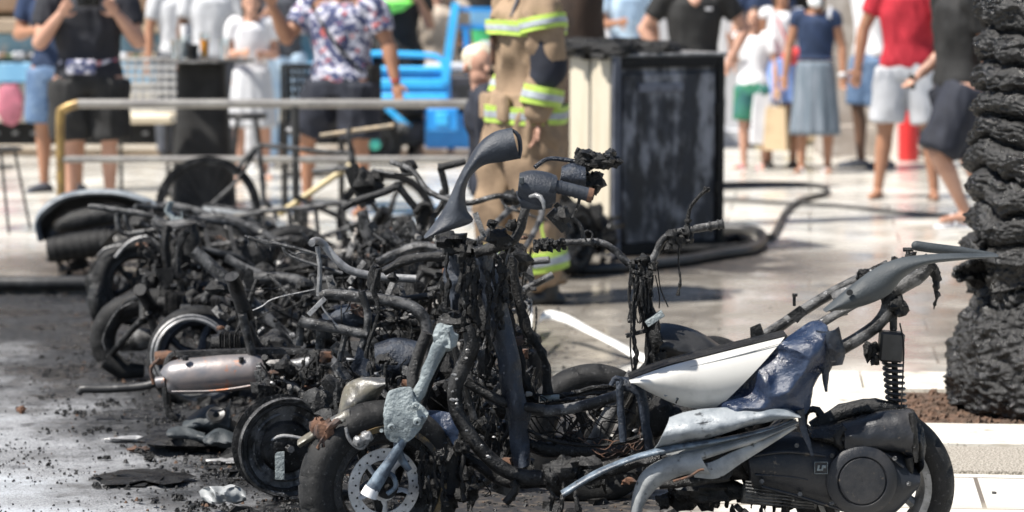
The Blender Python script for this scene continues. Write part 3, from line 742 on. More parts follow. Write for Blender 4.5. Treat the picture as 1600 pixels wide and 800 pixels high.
def tangle(root, x0, x1, y0, y1, Y, dY, seed, n=14, parts=('melted_plastic', 'burnt_wiring', 'bracket', 'frame_scrap')):
    """clutter that fills the carcass: crusts, wires, small brackets, short stubs"""
    global rnd
    keep = rnd; rnd = random.Random(seed); U = rnd.uniform
    def rp(): return P(U(x0, x1), U(y0, y1), Y + U(-dY, dY))
    def inside(a, l):
        b = rp() - a; return b.normalized() * min(l, b.length * 1.05)
    mb = MB()
    for _ in range(int(n * 1.4)):
        p = rp(); s = U(.008, .034); mb.blob(p, (s * U(.6, 1.5), s, s * U(.5, 1.3)), .6, n=12)
    for _ in range(n): mb.drip(rp(), U(.05, .16), U(.003, .007))
    mb.build(parts[0], 'soot_crust', root, rough=(.004, 60))
    mb = MB()
    for _ in range(n * 2):
        a = rp(); b = a + inside(a, U(.06, .3)); mb.wire(a, b, U(.0012, .003), U(-.03, .06), .02, 4)
    mb.build(parts[1], 'char', root)
    for _ in range(n):
        mb = MB(); a = rp(); d = V(U(-1, 1), U(-.6, .6), U(-1, 1)).normalized() * U(.03, .09)
        mb.bar(a, a + d, U(.012, .035), U(.002, .005), (U(-1, 1), -1, U(-1, 1)))
        mb.tube([a + d * .2 + V(0, -.0, 0), a + d * .2 + V(0, -.012, 0)], U(.004, .008), n=7, k=1)
        raw(mb, parts[2], 'steel', root)
    for _ in range(n):
        mb = MB(); a = rp(); d = inside(a, U(.07, .34))
        q = U(.0035, .012)
        mb.tube([a, a + d * .5 + V(0, 0, U(-.012, .012)), a + d], q, n=9, amp=.16)
        if rnd.random() < .4: mb.tube([a + d * .97, a + d * 1.06], q * 1.5, n=10, k=1)
        raw(mb, parts[3], rnd.choice(['steel_dark', 'steel_dark', 'steel', 'char']), root)
    for kind, m_, cnt, lo_, hi_ in (('ash_fragment', 'ash_pale', n // 3, .006, .017), ('scorched_fragment', 'rust', n // 4, .008, .02), ('bright_bolt', 'steel_pale', n // 2, .004, .009)):
        for _ in range(cnt):
            mb = MB(); s = U(lo_, hi_); mb.blob(rp(), (s * U(.7, 1.8), s, s * U(.5, 1.2)), .6, n=9); raw(mb, kind, m_, root)
    rnd = keep

def carcass(root, px, Y, zg, yaw, roll, sc_=1, seed=1, m='steel', bars=True, mats2='steel_dark', fork=True):
    """bare scooter frame: floor rails, seat rails with cross bars, spring struts, steering head and handlebar"""
    global rnd
    keep = rnd; rnd = random.Random(seed); U = rnd.uniform
    o = V(P(px, 500, Y).x, Y, zg); Rm = Matrix.Rotation(R(yaw), 3, 'Z') @ Matrix.Rotation(R(roll), 3, 'X')
    def L(x, y, z): return o + Rm @ (V(x, y, z) * sc_)
    def tb(name, lst, r, mm=m, n=12, amp=.1):
        mb = MB()
        for pts in lst: mb.tube([L(*p) for p in pts], r, n=n, amp=amp, fr=30)
        return raw(mb, name, mm, root)
    for s in (-1, 1):
        tb('floor_rail', [[(-.48, s * .03, .62), (-.42, s * .08, .4), (-.3, s * .12, .2), (-.1, s * .13, .17), (.08, s * .13, .22), (.16, s * .12, .4), (.22, s * .11, .58)]], .016)
        tb('seat_rail', [[(.1, s * .12, .5), (.22, s * .11, .6), (.42, s * .1, .66), (.62, s * .08, .76), (.72, s * .05, .8)]], .013)
        r_ = tb('strut', [[(.45, s * .12, .66), (.5, s * .13, .3)]], .007, mats2)
        mb = MB(); k = 8
        mb.tube([L(.455 + .04 * i / (k * 10), s * .12, .6 - .26 * i / (k * 10)) + Rm @ V(.022 * math.cos(i * .6283), .022 * math.sin(i * .6283), 0) for i in range(k * 10 + 1)], .0045, n=6, k=k * 10); raw(mb, 'spring', 'steel', root)
    for x, z in ((.22, .6), (.36, .645), (.5, .7), (.64, .77)):
        mb = MB(); mb.bar(L(x, -.11, z), L(x, .11, z), .022, .006); raw(mb, 'cross_bar', mats2, root)
    mb = MB(); mb.tube([L(-.12, -.13, .17), L(-.12, .13, .17)], .014, n=10); mb.tube([L(.12, -.13, .3), L(.12, .13, .3)], .014, n=10); raw(mb, 'cross_bar', m, root)
    tb('steering_head', [[(-.52, 0, .78), (-.46, 0, .58)]], .026, mats2, 16)
    if fork:
        for s in (-1, 1): tb('fork_leg', [[(-.5, s * .05, .6), (-.56, s * .075, .5), (-.64, s * .075, .26)]], .014, mats2)
        tb('fork_bridge', [[(-.5, -.06, .6), (-.5, .06, .6)]], .018, mats2)
    if bars:
        tb('steering_stem', [[(-.52, 0, .78), (-.55, 0, .95)]], .014)
        tb('handlebar', [[(-.42, -.33, 1.0), (-.5, -.2, 1.0), (-.55, -.08, .94), (-.55, .08, .94), (-.5, .2, 1.0), (-.42, .33, 1.0)]], .011)
        for s in (-1, 1):
            tb('brake_lever', [[(-.47, s * .2, .985), (-.56, s * .26, .975), (-.53, s * .36, .965)]], .005, 'steel', 8)
            mb = MB(); mb.blob(L(-.45, s * .24, 1.0), (.035, .03, .03), .5, n=12); raw(mb, 'burnt_switch', 'char', root)
    mb = MB(); mb.bar(L(.0, -.1, .33), L(.0, .1, .33), .16, .09); raw(mb, 'battery_tray', mats2, root)
    e = engine(root, L(.28, 0, .28), .85 * sc_, 'engine', Rm @ V(0, -1, 0))
    rnd = keep
# ---- the scooter in front ----
YA = 8.0
A = thing('burnt_scooter', 'nearest burnt scooter, with white side panel, crumpled blue plastic and grey tail fairing', 'scooter', (P(980, 760, YA).x, YA, 0), 'burnt scooters in a row')
fw = P(594, 757, 7.9); fax = axv(24)
wheel(A, fw, fax, .24, .115, 'front_wheel', .62, rimm='steel_dark', disc=.03, gold=True)
rw = P(1364, 757, 8.06)
wheel(A, rw, axv(-6), .232, .12, 'rear_wheel', .68, rimm='steel_pale', spokes=5)
# fork
mb = MB(); Yf = 7.86
mb.panel([(600, 636), (608, 613), (640, 606), (648, 622), (670, 646)], [(600, 662), (604, 686), (628, 692), (648, 682), (668, 655)], Yf - .1, .007, .022, 24, 12, .0035, 24)
mb.T([(648, 628), (660, 600), (676, 565), (692, 532)], [9, 9.5, 10, 13], Yf - .07, n=14, amp=.18, fr=30, rnd_cap=True)
mb.blob(P(694, 528, Yf - .06), (.03, .03, .038), .35, n=18)
for a, b in ((649, 634), (652, 659), (612, 668)):
    mb.lathe(P(a, b, Yf - .112), (0, -1, 0), [(.003, 0), (.009, 0), (.0115, .004), (.009, .009), (.005, .009), (.0045, .003), (.003, .003)], 20)
mb.T([(596, 673, -.04), (596, 673, -.055)], 3, Yf - .1, n=10, k=1)
mb.build('fork_bracket', 'alu', A, rough=(.003, 45))
mb = MB(); mb.T([(638, 672), (620, 705), (600, 735), (577, 772)], [7, 8, 10, 13], Yf - .09, n=14, amp=.12); mb.T([(622, 680), (624, 710), (640, 735)], [8, 7, 5], Yf - .06, n=12, amp=.2)
mb.T([(590, 738), (612, 742), (618, 760), (605, 772)], 4, Yf - .07, n=8, amp=.2)
mb.build('fork_leg', 'alu_blue', A)
mb = MB(); mb.T([(582, 762), (576, 775)], [12, 14], Yf - .092, n=16); mb.build('fork_foot', 'white_paint', A)
mb = MB(); mb.T([(692, 545, .16), (668, 600, .14), (640, 680, .12), (615, 752, .1)], [9, 9, 10, 11], Yf, n=12, amp=.15); mb.build('fork_leg', 'char', A)
# front mudguard remains
mb = MB()
mb.panel([(465, 690), (492, 668), (520, 650), (545, 640)], [(470, 700), (500, 684), (520, 672), (548, 664)], 7.84, .02, .006, 16, 6, .01, 20)
mb.build('mudguard_rim', 'brown_dome', A)
mb = MB(); mb.B(508, 676, 7.80, (18, 8, 20), .5); mb.B(495, 664, 7.82, (9, 8, 14), .6); mb.T([(530, 655), (512, 672), (500, 690), (496, 700)], [6, 4, 3, 2], 7.79, amp=.6, n=8); mb.build('melted_plastic', 'rust', A, rough=(.006, 50))
mb = MB(); mb.panel([(528, 655), (535, 610), (560, 590), (602, 590)], [(540, 672), (560, 660), (580, 635), (602, 604)], 7.95, .05, .006, 20, 10, .012, 16); mb.build('headlight_bowl', 'brown_dome', A)
mb = MB(); mb.panel([(512, 690), (540, 668), (580, 655), (610, 652), (660, 672), (712, 700)], [(520, 700), (545, 680), (580, 668), (610, 668), (650, 700), (690, 735)], 7.93, .03, .006, 26, 8, .01, 18); mb.build('front_mudguard', 'char_wet', A)
mb = MB(); mb.B(560, 690, 7.77, (9, 9, 9), .3); mb.T([(540, 668), (548, 690), (566, 700), (580, 680)], 3, 7.78, amp=.3); mb.B(572, 683, 7.78, (11, 8, 9), .35); mb.build('brake_caliper', 'steel_pale', A)
mb = MB()
mb.panel([(660, 640), (690, 642), (716, 650)], [(640, 668), (680, 700), (716, 720)], 8.0, .03, .008, 16, 8, .012, 15); mb.build('inner_fender', 'blue_melt', A)
mb = MB()   # crust right of the front wheel
for x, y, r_ in ((660, 735, 14), (672, 760, 16), (655, 715, 9), (690, 745, 10), (680, 720, 8), (668, 780, 18), (700, 775, 16), (725, 740, 14), (720, 700, 12), (730, 770, 15)): mb.B(x, y, 7.86 + rnd.random() * .1, r_, .55, n=16)
for i in range(8): mb.drip(P(rnd.uniform(655, 735), rnd.uniform(690, 730), 7.8), rnd.uniform(.08, .2), .004)
mb.build('melted_plastic', 'char', A, rough=(.006, 45))
# down tube, second tube, floor tubes
mb = MB()
mb.T([(730, 508), (738, 540), (722, 575), (710, 610), (716, 648), (742, 690), (775, 725), (812, 744), (856, 746)], [10, 13, 12.5, 12, 12, 12, 12, 12, 12], 7.93, n=16, amp=.1, fr=35)
mb.T([(668, 520, .16), (652, 560, .16), (645, 600, .14), (662, 645, .12), (700, 692, .12), (740, 720, .12), (790, 752, .12), (860, 752, .12)], 10, 7.93, n=14, amp=.12)
mb.T([(728, 596), (760, 615), (800, 632), (850, 640)], 8, 8.0, n=12, amp=.15)
mb.T([(856, 746), (900, 738), (960, 726), (1040, 716), (1150, 712)], 9, 7.98, n=12, amp=.12)
mb.T([(800, 752), (806, 765), (790, 786)], 7, 7.9, n=10, amp=.2)
mb.build('frame', 'steel_dark', A)
mb = MB()
for i in range(11): 
    t = rnd.random(); p = cat([(738, 540), (712, 600), (716, 648), (775, 725)], 30)[int(t * 29)]; mb.B(p[0] + rnd.uniform(-7, 6), p[1], 7.90, (rnd.uniform(2, 5), 1.5, rnd.uniform(1.5, 3)), .6, n=9)
mb.build('ash_flakes', 'steel_pale', A)
mb = MB(); mb.B(880, 738, 7.93, (28, 20, 22), .4, n=22); mb.B(915, 732, 7.95, (26, 20, 18), .4, n=22); mb.B(860, 746, 7.9, (12, 12, 16), .4)
for x in (862, 880, 898): mb.drip(P(x, 750, 7.9), .09, .005)
mb.T([(815, 632), (880, 625), (960, 618)], 3, 8.2); mb.build('melted_plastic', 'steel_dark', A, rough=(.005, 45))
# head / steering column
mb = MB(); mb.T([(728, 512), (734, 470), (738, 430), (742, 395)], [14, 11, 12, 10], 8.0, n=14, amp=.25, fr=30); mb.B(712, 500, 7.97, (26, 24, 12), .45, n=18); mb.B(740, 395, 8.0, (24, 20, 14), .5, n=18)
mb.T([(742, 395), (775, 385), (808, 368), (822, 322)], [9, 9, 8, 8], 7.95, n=12, amp=.25)
mb.T([(742, 395), (700, 400), (640, 405), (600, 425)], [9, 8, 8, 7], 8.1, n=12, amp=.3)
mb.build('steering_column', 'steel_dark', A, rough=(.004, 50))
mb = MB()   # hanging legshield remains
mb.panel([(738, 400), (752, 470), (775, 560), (792, 650), (800, 730)], [(768, 395), (790, 470), (812, 560), (826, 650), (828, 725)], 8.0, .03, .012, 40, 8, .02, 9)
mb.panel([(700, 400), (694, 440), (705, 480)], [(738, 400), (735, 440), (728, 490)], 8.03, .02, .01, 20, 6, .025, 12)
mb.build('legshield_remains', 'char_blue', A)
mb = MB()
for i in range(18): mb.drip(P(rnd.uniform(690, 790), rnd.uniform(390, 440), 7.93), rnd.uniform(.06, .25), rnd.uniform(.003, .008))
mb.T([(800, 400), (806, 450), (822, 510), (850, 560), (856, 615)], [6, 8, 8, 7, 9], 8.12, amp=.35, n=10)
mb.T([(780, 440), (800, 520), (822, 600), (838, 625)], [9, 9, 8, 6], 8.1, amp=.35, n=10)
mb.B(780, 372, 7.92, (20, 14, 14), .5); mb.B(770, 350, 7.95, (8, 8, 8), .5); mb.B(800, 352, 7.95, (10, 8, 8), .5); mb.B(710, 380, 8, (24, 20, 16), .6, n=18)
mb.B(585, 435, 8.1, (10, 9, 24), .5); mb.T([(592, 420), (584, 450), (590, 490), (575, 540), (572, 560)], [5, 4, 3, 3, 2], 8.05, amp=.5)
mb.build('melted_plastic', 'char', A, rough=(.006, 50))
# mirror and controls
mb = MB()
mb.panel([(662, 370), (672, 357), (685, 340), (696, 322), (705, 303), (714, 282), (728, 256), (747, 226), (772, 207), (800, 200)], [(668, 371), (700, 361), (738, 347), (730, 330), (727, 310), (729, 292), (738, 273), (757, 258), (785, 253), (812, 248)], 7.85, .035, .03, 40, 12)
mb.build('mirror', 'mirror_plastic', A)
mb = MB(); mb.T([(800, 203), (810, 212), (813, 232), (811, 248)], [2.5, 3.5, 3.5, 2.5], 7.86); mb.build('mirror_edge', 'mirror_plastic', A)
hb = MB(); hb.T([(868, 291), (893, 297), (922, 305)], [10.5, 10.5, 11], 7.72, n=22, rnd_cap=False); hb.T([(860, 289), (868, 291)], 14, 7.72, n=22, k=1)
for i in range(5): hb.T([(874 + i * 9, 292.5 + i * 2.4), (876 + i * 9, 293 + i * 2.5)], 11.2, 7.72, n=20, k=1)
g_ = hb.build('handlebar_grip', 'mirror_plastic', A)
mb = MB(); mb.T([(918, 304), (926, 306)], 11.6, 7.72, n=20, k=1); mb.T([(926, 306), (928, 306.5)], 7, 7.72, n=16, k=1); mb.build('end_cap', 'rust', g_)
mb = MB()
mb.panel([(812, 272), (830, 268), (852, 270), (870, 276)], [(808, 306), (825, 318), (848, 324), (868, 318)], 7.74, .035, .05, 20, 12)
mb.panel([(806, 300), (830, 302), (868, 300)], [(815, 325), (840, 328), (862, 325)], 7.75, .02, .04, 12, 8)
s_ = mb.build('switch_housing', 'mirror_plastic', A)
mb = MB(); mb.T([(829, 307, -.03), (840, 305, -.04), (848, 313, -.05), (850, 325, -.05)], [3, 4.5, 4, 2.5], 7.72, n=10, rnd_cap=True); mb.build('switch_lever', 'steel_pale', s_)
mb = MB(); mb.box(P(815, 282, 7.70), (.014, .01, .02), bev=.003); mb.build('switch_button', 'grey_plastic', s_)
mb = MB(); mb.panel([(878, 262), (895, 256), (915, 262)], [(874, 290), (895, 298), (915, 295)], 7.85, .03, .06, 14, 8); mb.T([(835, 262), (858, 248), (900, 252)], 3.5, 7.9)
mb.build('brake_reservoir', 'char_blue', A)
mb = MB(); mb.B(925, 252, 7.9, (26, 20, 15), .55, n=24); mb.B(950, 250, 7.9, (19, 18, 12), .55, n=22); mb.B(925, 285, 7.92, (16, 16, 18), .5, n=18); mb.B(908, 240, 7.9, (10, 10, 7), .6); mb.build('melted_plastic', 'soot_crust', A, rough=(.006, 60))
mb = MB(); mb.T([(868, 318), (885, 335), (905, 350), (912, 372)], [5, 5, 4, 3], 7.9, amp=.3); mb.T([(905, 305), (904, 318), (895, 340)], 2.5, 7.85); mb.B(880, 335, 7.88, (12, 12, 12), .5); mb.T([(860, 330), (875, 345), (884, 360)], [10, 12, 9], 7.95, amp=.3); 
mb.build('brake_lever', 'steel_dark', A)
# seat side panel, blue plastic, covers
mb = MB(); mb.panel([(983, 594), (1040, 574), (1110, 556), (1170, 541), (1226, 527)], [(986, 597), (1020, 616), (1060, 633), (1094, 639), (1122, 637)], 7.86, .035, .008, 44, 14); sp0 = mb.build('seat_side_panel', 'white_panel', A); mb = MB(); mb.T([(992, 596), (1045, 582), (1110, 566), (1168, 551), (1218, 537)], [.5, 1.1, 1.1, 1.1, .6], 7.842, n=6, k=40); mb.build('panel_groove', 'fairing_pale', sp0); mb = MB(); mb.T([(1038, 618), (1052, 612), (1062, 622), (1056, 630)], [2, 5, 6, 2], 7.842, n=10, flat=.25, side=(0, 0, 1)); mb.build('dent_mark', 'grey_fairing', sp0)  # grey mark laid on the panel where it has a dent
mb = MB(); mb.panel([(983, 592), (1040, 571), (1110, 553), (1170, 538), (1230, 524)], [(985, 595), (1040, 576), (1110, 558), (1170, 543), (1230, 530)], 7.87, .0, .12, 40, 3); mb.build('seat_base', 'char', A)
mb = MB(); mb.panel([(1120, 638), (1158, 600), (1192, 560), (1224, 528), (1262, 506), (1284, 504)], [(1200, 634), (1258, 645), (1276, 598), (1298, 566), (1303, 535), (1290, 508)], 7.86, .06, .008, 70, 34, .04, 6.5)
mb.build('blue_side_panel', 'blue_melt', A, rough=(.0035, 22))
mb = MB(); mb.panel([(1270, 515), (1280, 540), (1278, 575)], [(1312, 512), (1320, 545), (1316, 568)], 7.85, .04, .008, 20, 14, .02, 12); mb.T([(1292, 572), (1290, 595), (1291, 612)], [8, 5, 2], 7.85, amp=.4)
mb.T([(1250, 640), (1254, 665), (1264, 695), (1270, 712)], [9, 8, 5, 3], 7.82, amp=.3, flat=.4, n=10); mb.build('melted_flap', 'char_blue', A)
mb = MB(); mb.panel([(1046, 652), (1075, 642), (1120, 638), (1170, 634), (1222, 634), (1248, 646)], [(1022, 700), (1060, 693), (1110, 684), (1165, 668), (1215, 656), (1250, 650)], 7.82, .05, .008, 40, 14, .010, 10)
mb.panel([(1060, 660), (1130, 650), (1200, 645), (1240, 648)], [(1060, 668), (1130, 660), (1200, 654), (1242, 655)], 7.79, .012, .01, 30, 4)
mb.build('foot_cover', 'grey_fairing', A)
mb = MB(); mb.panel([(876, 768), (930, 736), (990, 712), (1050, 696), (1130, 684), (1200, 668), (1240, 654)], [(882, 777), (935, 745), (990, 721), (1055, 706), (1130, 690), (1200, 673), (1240, 657)], 7.80, .014, .014, 44, 5); mb.build('sill_strip', 'alu_blue', A)
mb = MB(); mb.panel([(984, 812), (990, 770), (1006, 736), (1044, 714), (1090, 704)], [(1000, 815), (1008, 788), (1030, 760), (1070, 742), (1112, 744)], 7.82, .02, .008, 24, 10, .006, 10)
mb.panel([(1044, 714), (1110, 700), (1170, 684), (1215, 670), (1250, 658)], [(1055, 730), (1088, 722), (1145, 703), (1180, 692), (1245, 662)], 7.815, .01, .008, 30, 5)
mb.panel([(1080, 727), (1112, 722), (1145, 706), (1185, 690), (1240, 664)], [(1085, 746), (1122, 747), (1158, 724), (1196, 700), (1246, 668)], 7.82, .006, .008, 16, 4)
mb.panel([(1040, 708), (1110, 694), (1180, 679), (1244, 655)], [(1048, 724), (1115, 708), (1185, 692), (1246, 664)], 7.835, .004, .008, 24, 4)
mb.build('lower_fairing', 'fairing_pale', A)
mb = MB()
for x, y, a_, b_ in ((1060, 660, 40, 24), (1120, 655, 40, 22), (1180, 665, 44, 30), (1090, 735, 50, 30), (1030, 650, 26, 30), (1230, 680, 34, 30), (1150, 700, 50, 26)): mb.B(x, y, 8.12, (a_, 26, b_), .3, n=20)
mb.build('sooty_inner_body', 'char', A, rough=(.01, 28))
mb = MB(); mb.T([(1052, 752), (1078, 744), (1092, 735), (1100, 734)], 2, 7.78, n=8); mb.build('brake_cable', 'rust', A)
# rear frame, tail
mb = MB()
mb.T([(1170, 540), (1215, 512), (1260, 482), (1305, 455), (1350, 432), (1388, 412)], [9, 9, 9, 9, 8, 7], 8.12, n=14, amp=.08)
mb.T([(1222, 538), (1270, 512), (1330, 478), (1392, 445)], 8, 7.98, n=12, amp=.1, flat=.6)
mb.T([(1308, 548), (1336, 532), (1368, 510), (1386, 486), (1392, 462), (1412, 445), (1436, 432), (1452, 416)], [11, 11, 11, 11, 11, 12, 12, 9], 8.0, n=16, amp=.07)
mb.T([(1300, 465), (1330, 452), (1372, 434)], 9, 8.06, n=8, flat=.5)
mb.build('rear_frame', 'steel', A)
mb = MB(); mb.plate([(1172, 512), (1188, 505), (1196, 526), (1190, 532), (1173, 534)], 8.05, .004); mb.plate([(1230, 492), (1250, 478), (1262, 488), (1246, 505)], 8.05, .01); mb.T([(1241, 478), (1241, 462)], 2.5, 8.05, n=8); mb.T([(1238, 461), (1246, 461)], 2.5, 8.05, n=8)
mb.T([(1419, 398), (1419, 391)], 4, 8.05, n=10); mb.T([(1411, 390), (1427, 390)], 3.4, 8.05, n=8)
mb.plate([(1375, 455), (1400, 450), (1402, 500), (1384, 505)], 7.99, .02); mb.plate([(1296, 478), (1318, 470), (1325, 492), (1300, 498)], 8.02, .01)
mb.build('bracket', 'steel_dark', A)
mb = MB()
for i in range(26): mb.B(1340 + i * 3.4 + rnd.uniform(-3, 3), 436 - i * 1.35 - rnd.random() * 7, 8.1, rnd.uniform(3, 6.5), .6, n=9)
mb.B(1360, 548, 7.98, (10, 10, 15), .6, n=16); mb.B(1368, 562, 7.97, (6, 6, 9), .6); mb.B(1404, 478, 7.98, (14, 14, 16), .5, n=16); mb.drip(P(1466, 418, 8.0), .12, .006); mb.T([(1440, 405), (1460, 425), (1468, 440)], [14, 10, 5], 8.02, amp=.4)
mb.T([(1275, 520), (1277, 545)], .8, 8.05); mb.build('melted_plastic', 'soot_crust', A, rough=(.005, 60))
mb = MB(); mb.panel([(1286, 484), (1325, 451), (1365, 421), (1405, 404), (1450, 398), (1500, 396), (1558, 397)], [(1290, 487), (1342, 480), (1388, 461), (1412, 434), (1448, 414), (1500, 407), (1558, 402)], 7.92, .03, .01, 60, 12)
mb.T([(1432, 384), (1460, 388), (1500, 392), (1554, 399)], [8, 8, 7, 4], 8.0, n=14, rnd_cap=True); mb.build('tail_fairing', 'grey_plastic', A)
mb = MB(); mb.T([(1327, 457, -.03), (1328, 457, -.04)], 5, 7.92, k=1, n=14); mb.build('tail_bolt', 'black_plastic', A)
# shock absorber
mb = MB(); mb.T([(1396, 490), (1396, 515)], 6, 8.0, n=12); mb.T([(1396, 515), (1400, 640)], 5, 8.0, n=12)
pts = []
for i in range(9 * 14 + 1):
    t = i / (9 * 14); a = 6.283 * t * 9; p = P(1394 + 8 * t, 562 + 82 * t, 8.0); pts.append(p + V(.026 * math.cos(a), .026 * math.sin(a), 0))
sp_ = MB(); sp_.tube(pts, .0052, n=7, k=9 * 14 * 1)
sh = mb.build('shock_absorber', 'steel_dark', A); sp_.build('spring', 'black_plastic', sh)
mb = MB(); mb.box(P(1392, 541, 7.98), (.068, .06, .085), Matrix.Rotation(R(4), 3, 'Y'), .006); mb.build('shock_cover', 'black_plastic', sh)
mb = MB(); mb.T([(1406, 505), (1412, 540), (1410, 600), (1408, 640)], 1.3, 7.95); mb.build('cable', 'char', A)
# rear mudguard, air box, transmission
mb = MB(); mb.T([(1268, 668), (1290, 655), (1330, 641), (1372, 636), (1402, 640)], [10, 12, 14, 14, 10], 7.98, n=16, amp=.25, fr=30); mb.T([(1255, 664), (1262, 642), (1276, 640), (1285, 655)], 6, 7.98, amp=.3)
mb.panel([(1262, 672), (1320, 660), (1375, 644), (1418, 642), (1438, 656), (1446, 700)], [(1270, 690), (1320, 700), (1370, 705), (1405, 715), (1424, 730), (1430, 748)], 7.92, .05, .05, 50, 16, .022, 12); mb.build('rear_mudguard', 'char_wet', A, rough=(.005, 30))
mb = MB(); mb.panel([(1318, 664), (1350, 655), (1390, 646), (1424, 644)], [(1318, 705), (1355, 706), (1400, 706), (1425, 720)], 7.88, .04, .05, 24, 12, .01, 14); mb.build('air_box', 'cvt', A)
mb = MB(); mb.T([(1424, 645), (1428, 670), (1430, 700), (1432, 722)], [5, 6, 5, 3], 7.85, amp=.4, n=10); mb.T([(1320, 668), (1308, 685), (1318, 700)], [7, 8, 6], 7.87, amp=.6, n=12); mb.T([(1420, 715), (1424, 740)], [8, 3], 7.87, amp=.5); mb.build('melted_plastic', 'soot_crust', A)
mb = MB(); mb.panel([(1165, 690), (1210, 684), (1260, 684), (1330, 698), (1400, 704), (1436, 735)], [(1175, 760), (1220, 772), (1290, 792), (1345, 806), (1395, 803), (1432, 765)], 7.9, .045, .09, 50, 16)
cv = mb.build('transmission_cover', 'cvt', A, rough=(.0015, 60))
c0 = P(1346, 750, 7.86); mb = MB(); f8 = 7.86 / FPX
mb.lathe(c0, (0, -1, 0), [(.001, .022), (22 * f8, .024), (36 * f8, .022), (38 * f8, .017), (40 * f8, .022), (50 * f8, .02), (56 * f8, .01), (58 * f8, -.03), (.001, -.03)], 60, closed=False); mb.build('clutch_cover', 'cvt', cv)
mb = MB()
for px, py in ((1180, 700), (1245, 696), (1300, 712), (1190, 752), (1250, 772), (1300, 786), (1398, 716), (1420, 756)): mb.T([(px, py, 0), (px, py, -.02)], 4, 7.87, n=6, k=1)
mb.build('bolt', 'steel', cv)
for pts in ([(1178, 712), (1230, 706), (1290, 712)], [(1180, 742), (1230, 745), (1262, 750)], [(1330, 700), (1380, 708), (1412, 730)], [(1190, 760), (1250, 776), (1320, 798)]):
    mb = MB(); mb.T([(x, y, -.022) for x, y in pts], 2.2, 7.88, n=8, k=14); mb.build('casting_rib', 'cvt', cv)
mb = MB(); Yl = 7.845; mb.box(P(1283, 731, Yl), (.036, .004, .032), bev=.001); lp = mb.build('badge', 'cvt', cv)
mb = MB()   # frame line and the two slanted marks
for a, b in (((1273, 722), (1293, 722)), ((1293, 722), (1293, 740)), ((1293, 740), (1273, 740)), ((1273, 740), (1273, 722))): mb.T([a, b], .5, Yl - .004, n=4, k=1)
mb.plate([(1278, 727), (1281, 727), (1280, 733), (1283, 733), (1282.6, 735.5), (1276.4, 735.5)], Yl - .006, .003)
mb.plate([(1284.5, 727), (1291, 727), (1290.4, 731.5), (1286.6, 731.5), (1285.8, 735.5), (1283, 735.5)], Yl - .006, .003); mb.build('badge_marks', 'alu', lp)
mb = MB()
for i in range(7): mb.T([(1165, 752 + i * 5, 0), (1230, 760 + i * 5, 0), (1272, 768 + i * 4.2, 0)], 1.6, 7.9, n=6, k=6, flat=.7)
mb.T([(1160, 770), (1220, 778), (1276, 786)], [17, 15, 11], 7.98, n=14); mb.build('cylinder_fins', 'steel', A)
mb = MB(); mb.B(1150, 725, 8.0, (34, 24, 26), .2, n=20); mb.T([(1130, 735, -.1), (1130, 735, -.16)], 15, 8.0, n=20, k=1); mb.T([(1135, 700), (1165, 718), (1180, 745)], 10, 7.95, n=12, amp=.15)
mb.T([(1205, 665), (1225, 690), (1215, 720)], [30, 28, 20], 8.05, n=20, amp=.1); mb.B(1110, 765, 8.02, (50, 30, 18), .35, n=22); mb.T([(1030, 758), (1090, 752), (1140, 745)], 7, 7.92, n=12); mb.build('engine', 'steel_dark', A, rough=(.003, 50))
mb = MB(); mb.T([(1131, 735, -.16), (1131, 735, -.175)], 6, 8.0, n=6, k=1); mb.T([(1060, 758, -.02), (1060, 758, -.06)], 8, 8.0, n=14, k=1); mb.build('bolt', 'steel_pale', A)
mb = MB(); mb.T([(1170, 800), (1150, 820), (1120, 870)], 8, 7.8); mb.T([(1290, 780), (1310, 830), (1320, 868)], 7, 7.95); mb.T([(1230, 780), (1220, 830), (1190, 868)], 7, 7.95); mb.T([(1190, 868), (1320, 868)], 7, 7.95); mb.build('centre_stand', 'char', A)
# middle: bracket, tubes, cable bundle
mb = MB(); mb.T([(968, 600), (995, 605), (1004, 625), (1008, 660), (1016, 700)], [13, 14, 12, 10, 11], 7.98, n=12, flat=.6, amp=.15); mb.T([(968, 596), (970, 640), (974, 690)], 6, 7.95, n=10, amp=.15); mb.T([(955, 602), (962, 590), (972, 596), (966, 608)], 4, 7.92, amp=.3)
mb.build('footboard_bracket', 'char_blue', A)
mb = MB(); mb.T([(800, 636), (860, 642), (920, 632), (965, 618)], 9, 8.05, n=14); mb.T([(842, 622), (800, 622)], 8, 8.12, n=14); mb.T([(930, 700), (950, 655), (975, 612), (992, 585)], [16, 14, 13, 12], 8.18, n=14, amp=.12); mb.build('cross_tube', 'steel', A)
mb = MB(); mb.T([(843, 622), (874, 620)], 6, 8.12, n=14); mb.build('bright_tube_end', 'alu', A)
mb = MB()
for i in range(26): mb.wire(P(rnd.uniform(800, 900), rnd.uniform(600, 700), 8.1), P(rnd.uniform(860, 1010), rnd.uniform(640, 720), 8.1), rnd.uniform(.0014, .003), rnd.uniform(-.02, .05), .02)
mb.T([(872, 620), (900, 614), (930, 606), (965, 604)], 4.5, 8.15, amp=.4); mb.T([(820, 670), (870, 690), (940, 696), (1010, 680)], 3, 8.0, amp=.2); mb.build('wiring', 'char', A)
mb = MB()
for i in range(8): mb.wire(P(rnd.uniform(900, 980), rnd.uniform(680, 710), 8.0), P(rnd.uniform(980, 1010), rnd.uniform(660, 700), 8.0), .0014, .02, .015)
mb.build('bare_copper_wire', 'rust', A)
mb = MB(); mb.T([(820, 690), (850, 702), (890, 704), (940, 706), (985, 700)], [10, 12, 13, 12, 8], 8.1, n=14, amp=.2); mb.panel([(900, 738), (960, 722), (1030, 706)], [(905, 760), (965, 742), (1030, 722)], 7.97, .02, .02, 20, 6, .012, 20); mb.build('floor_pan', 'char_wet', A)
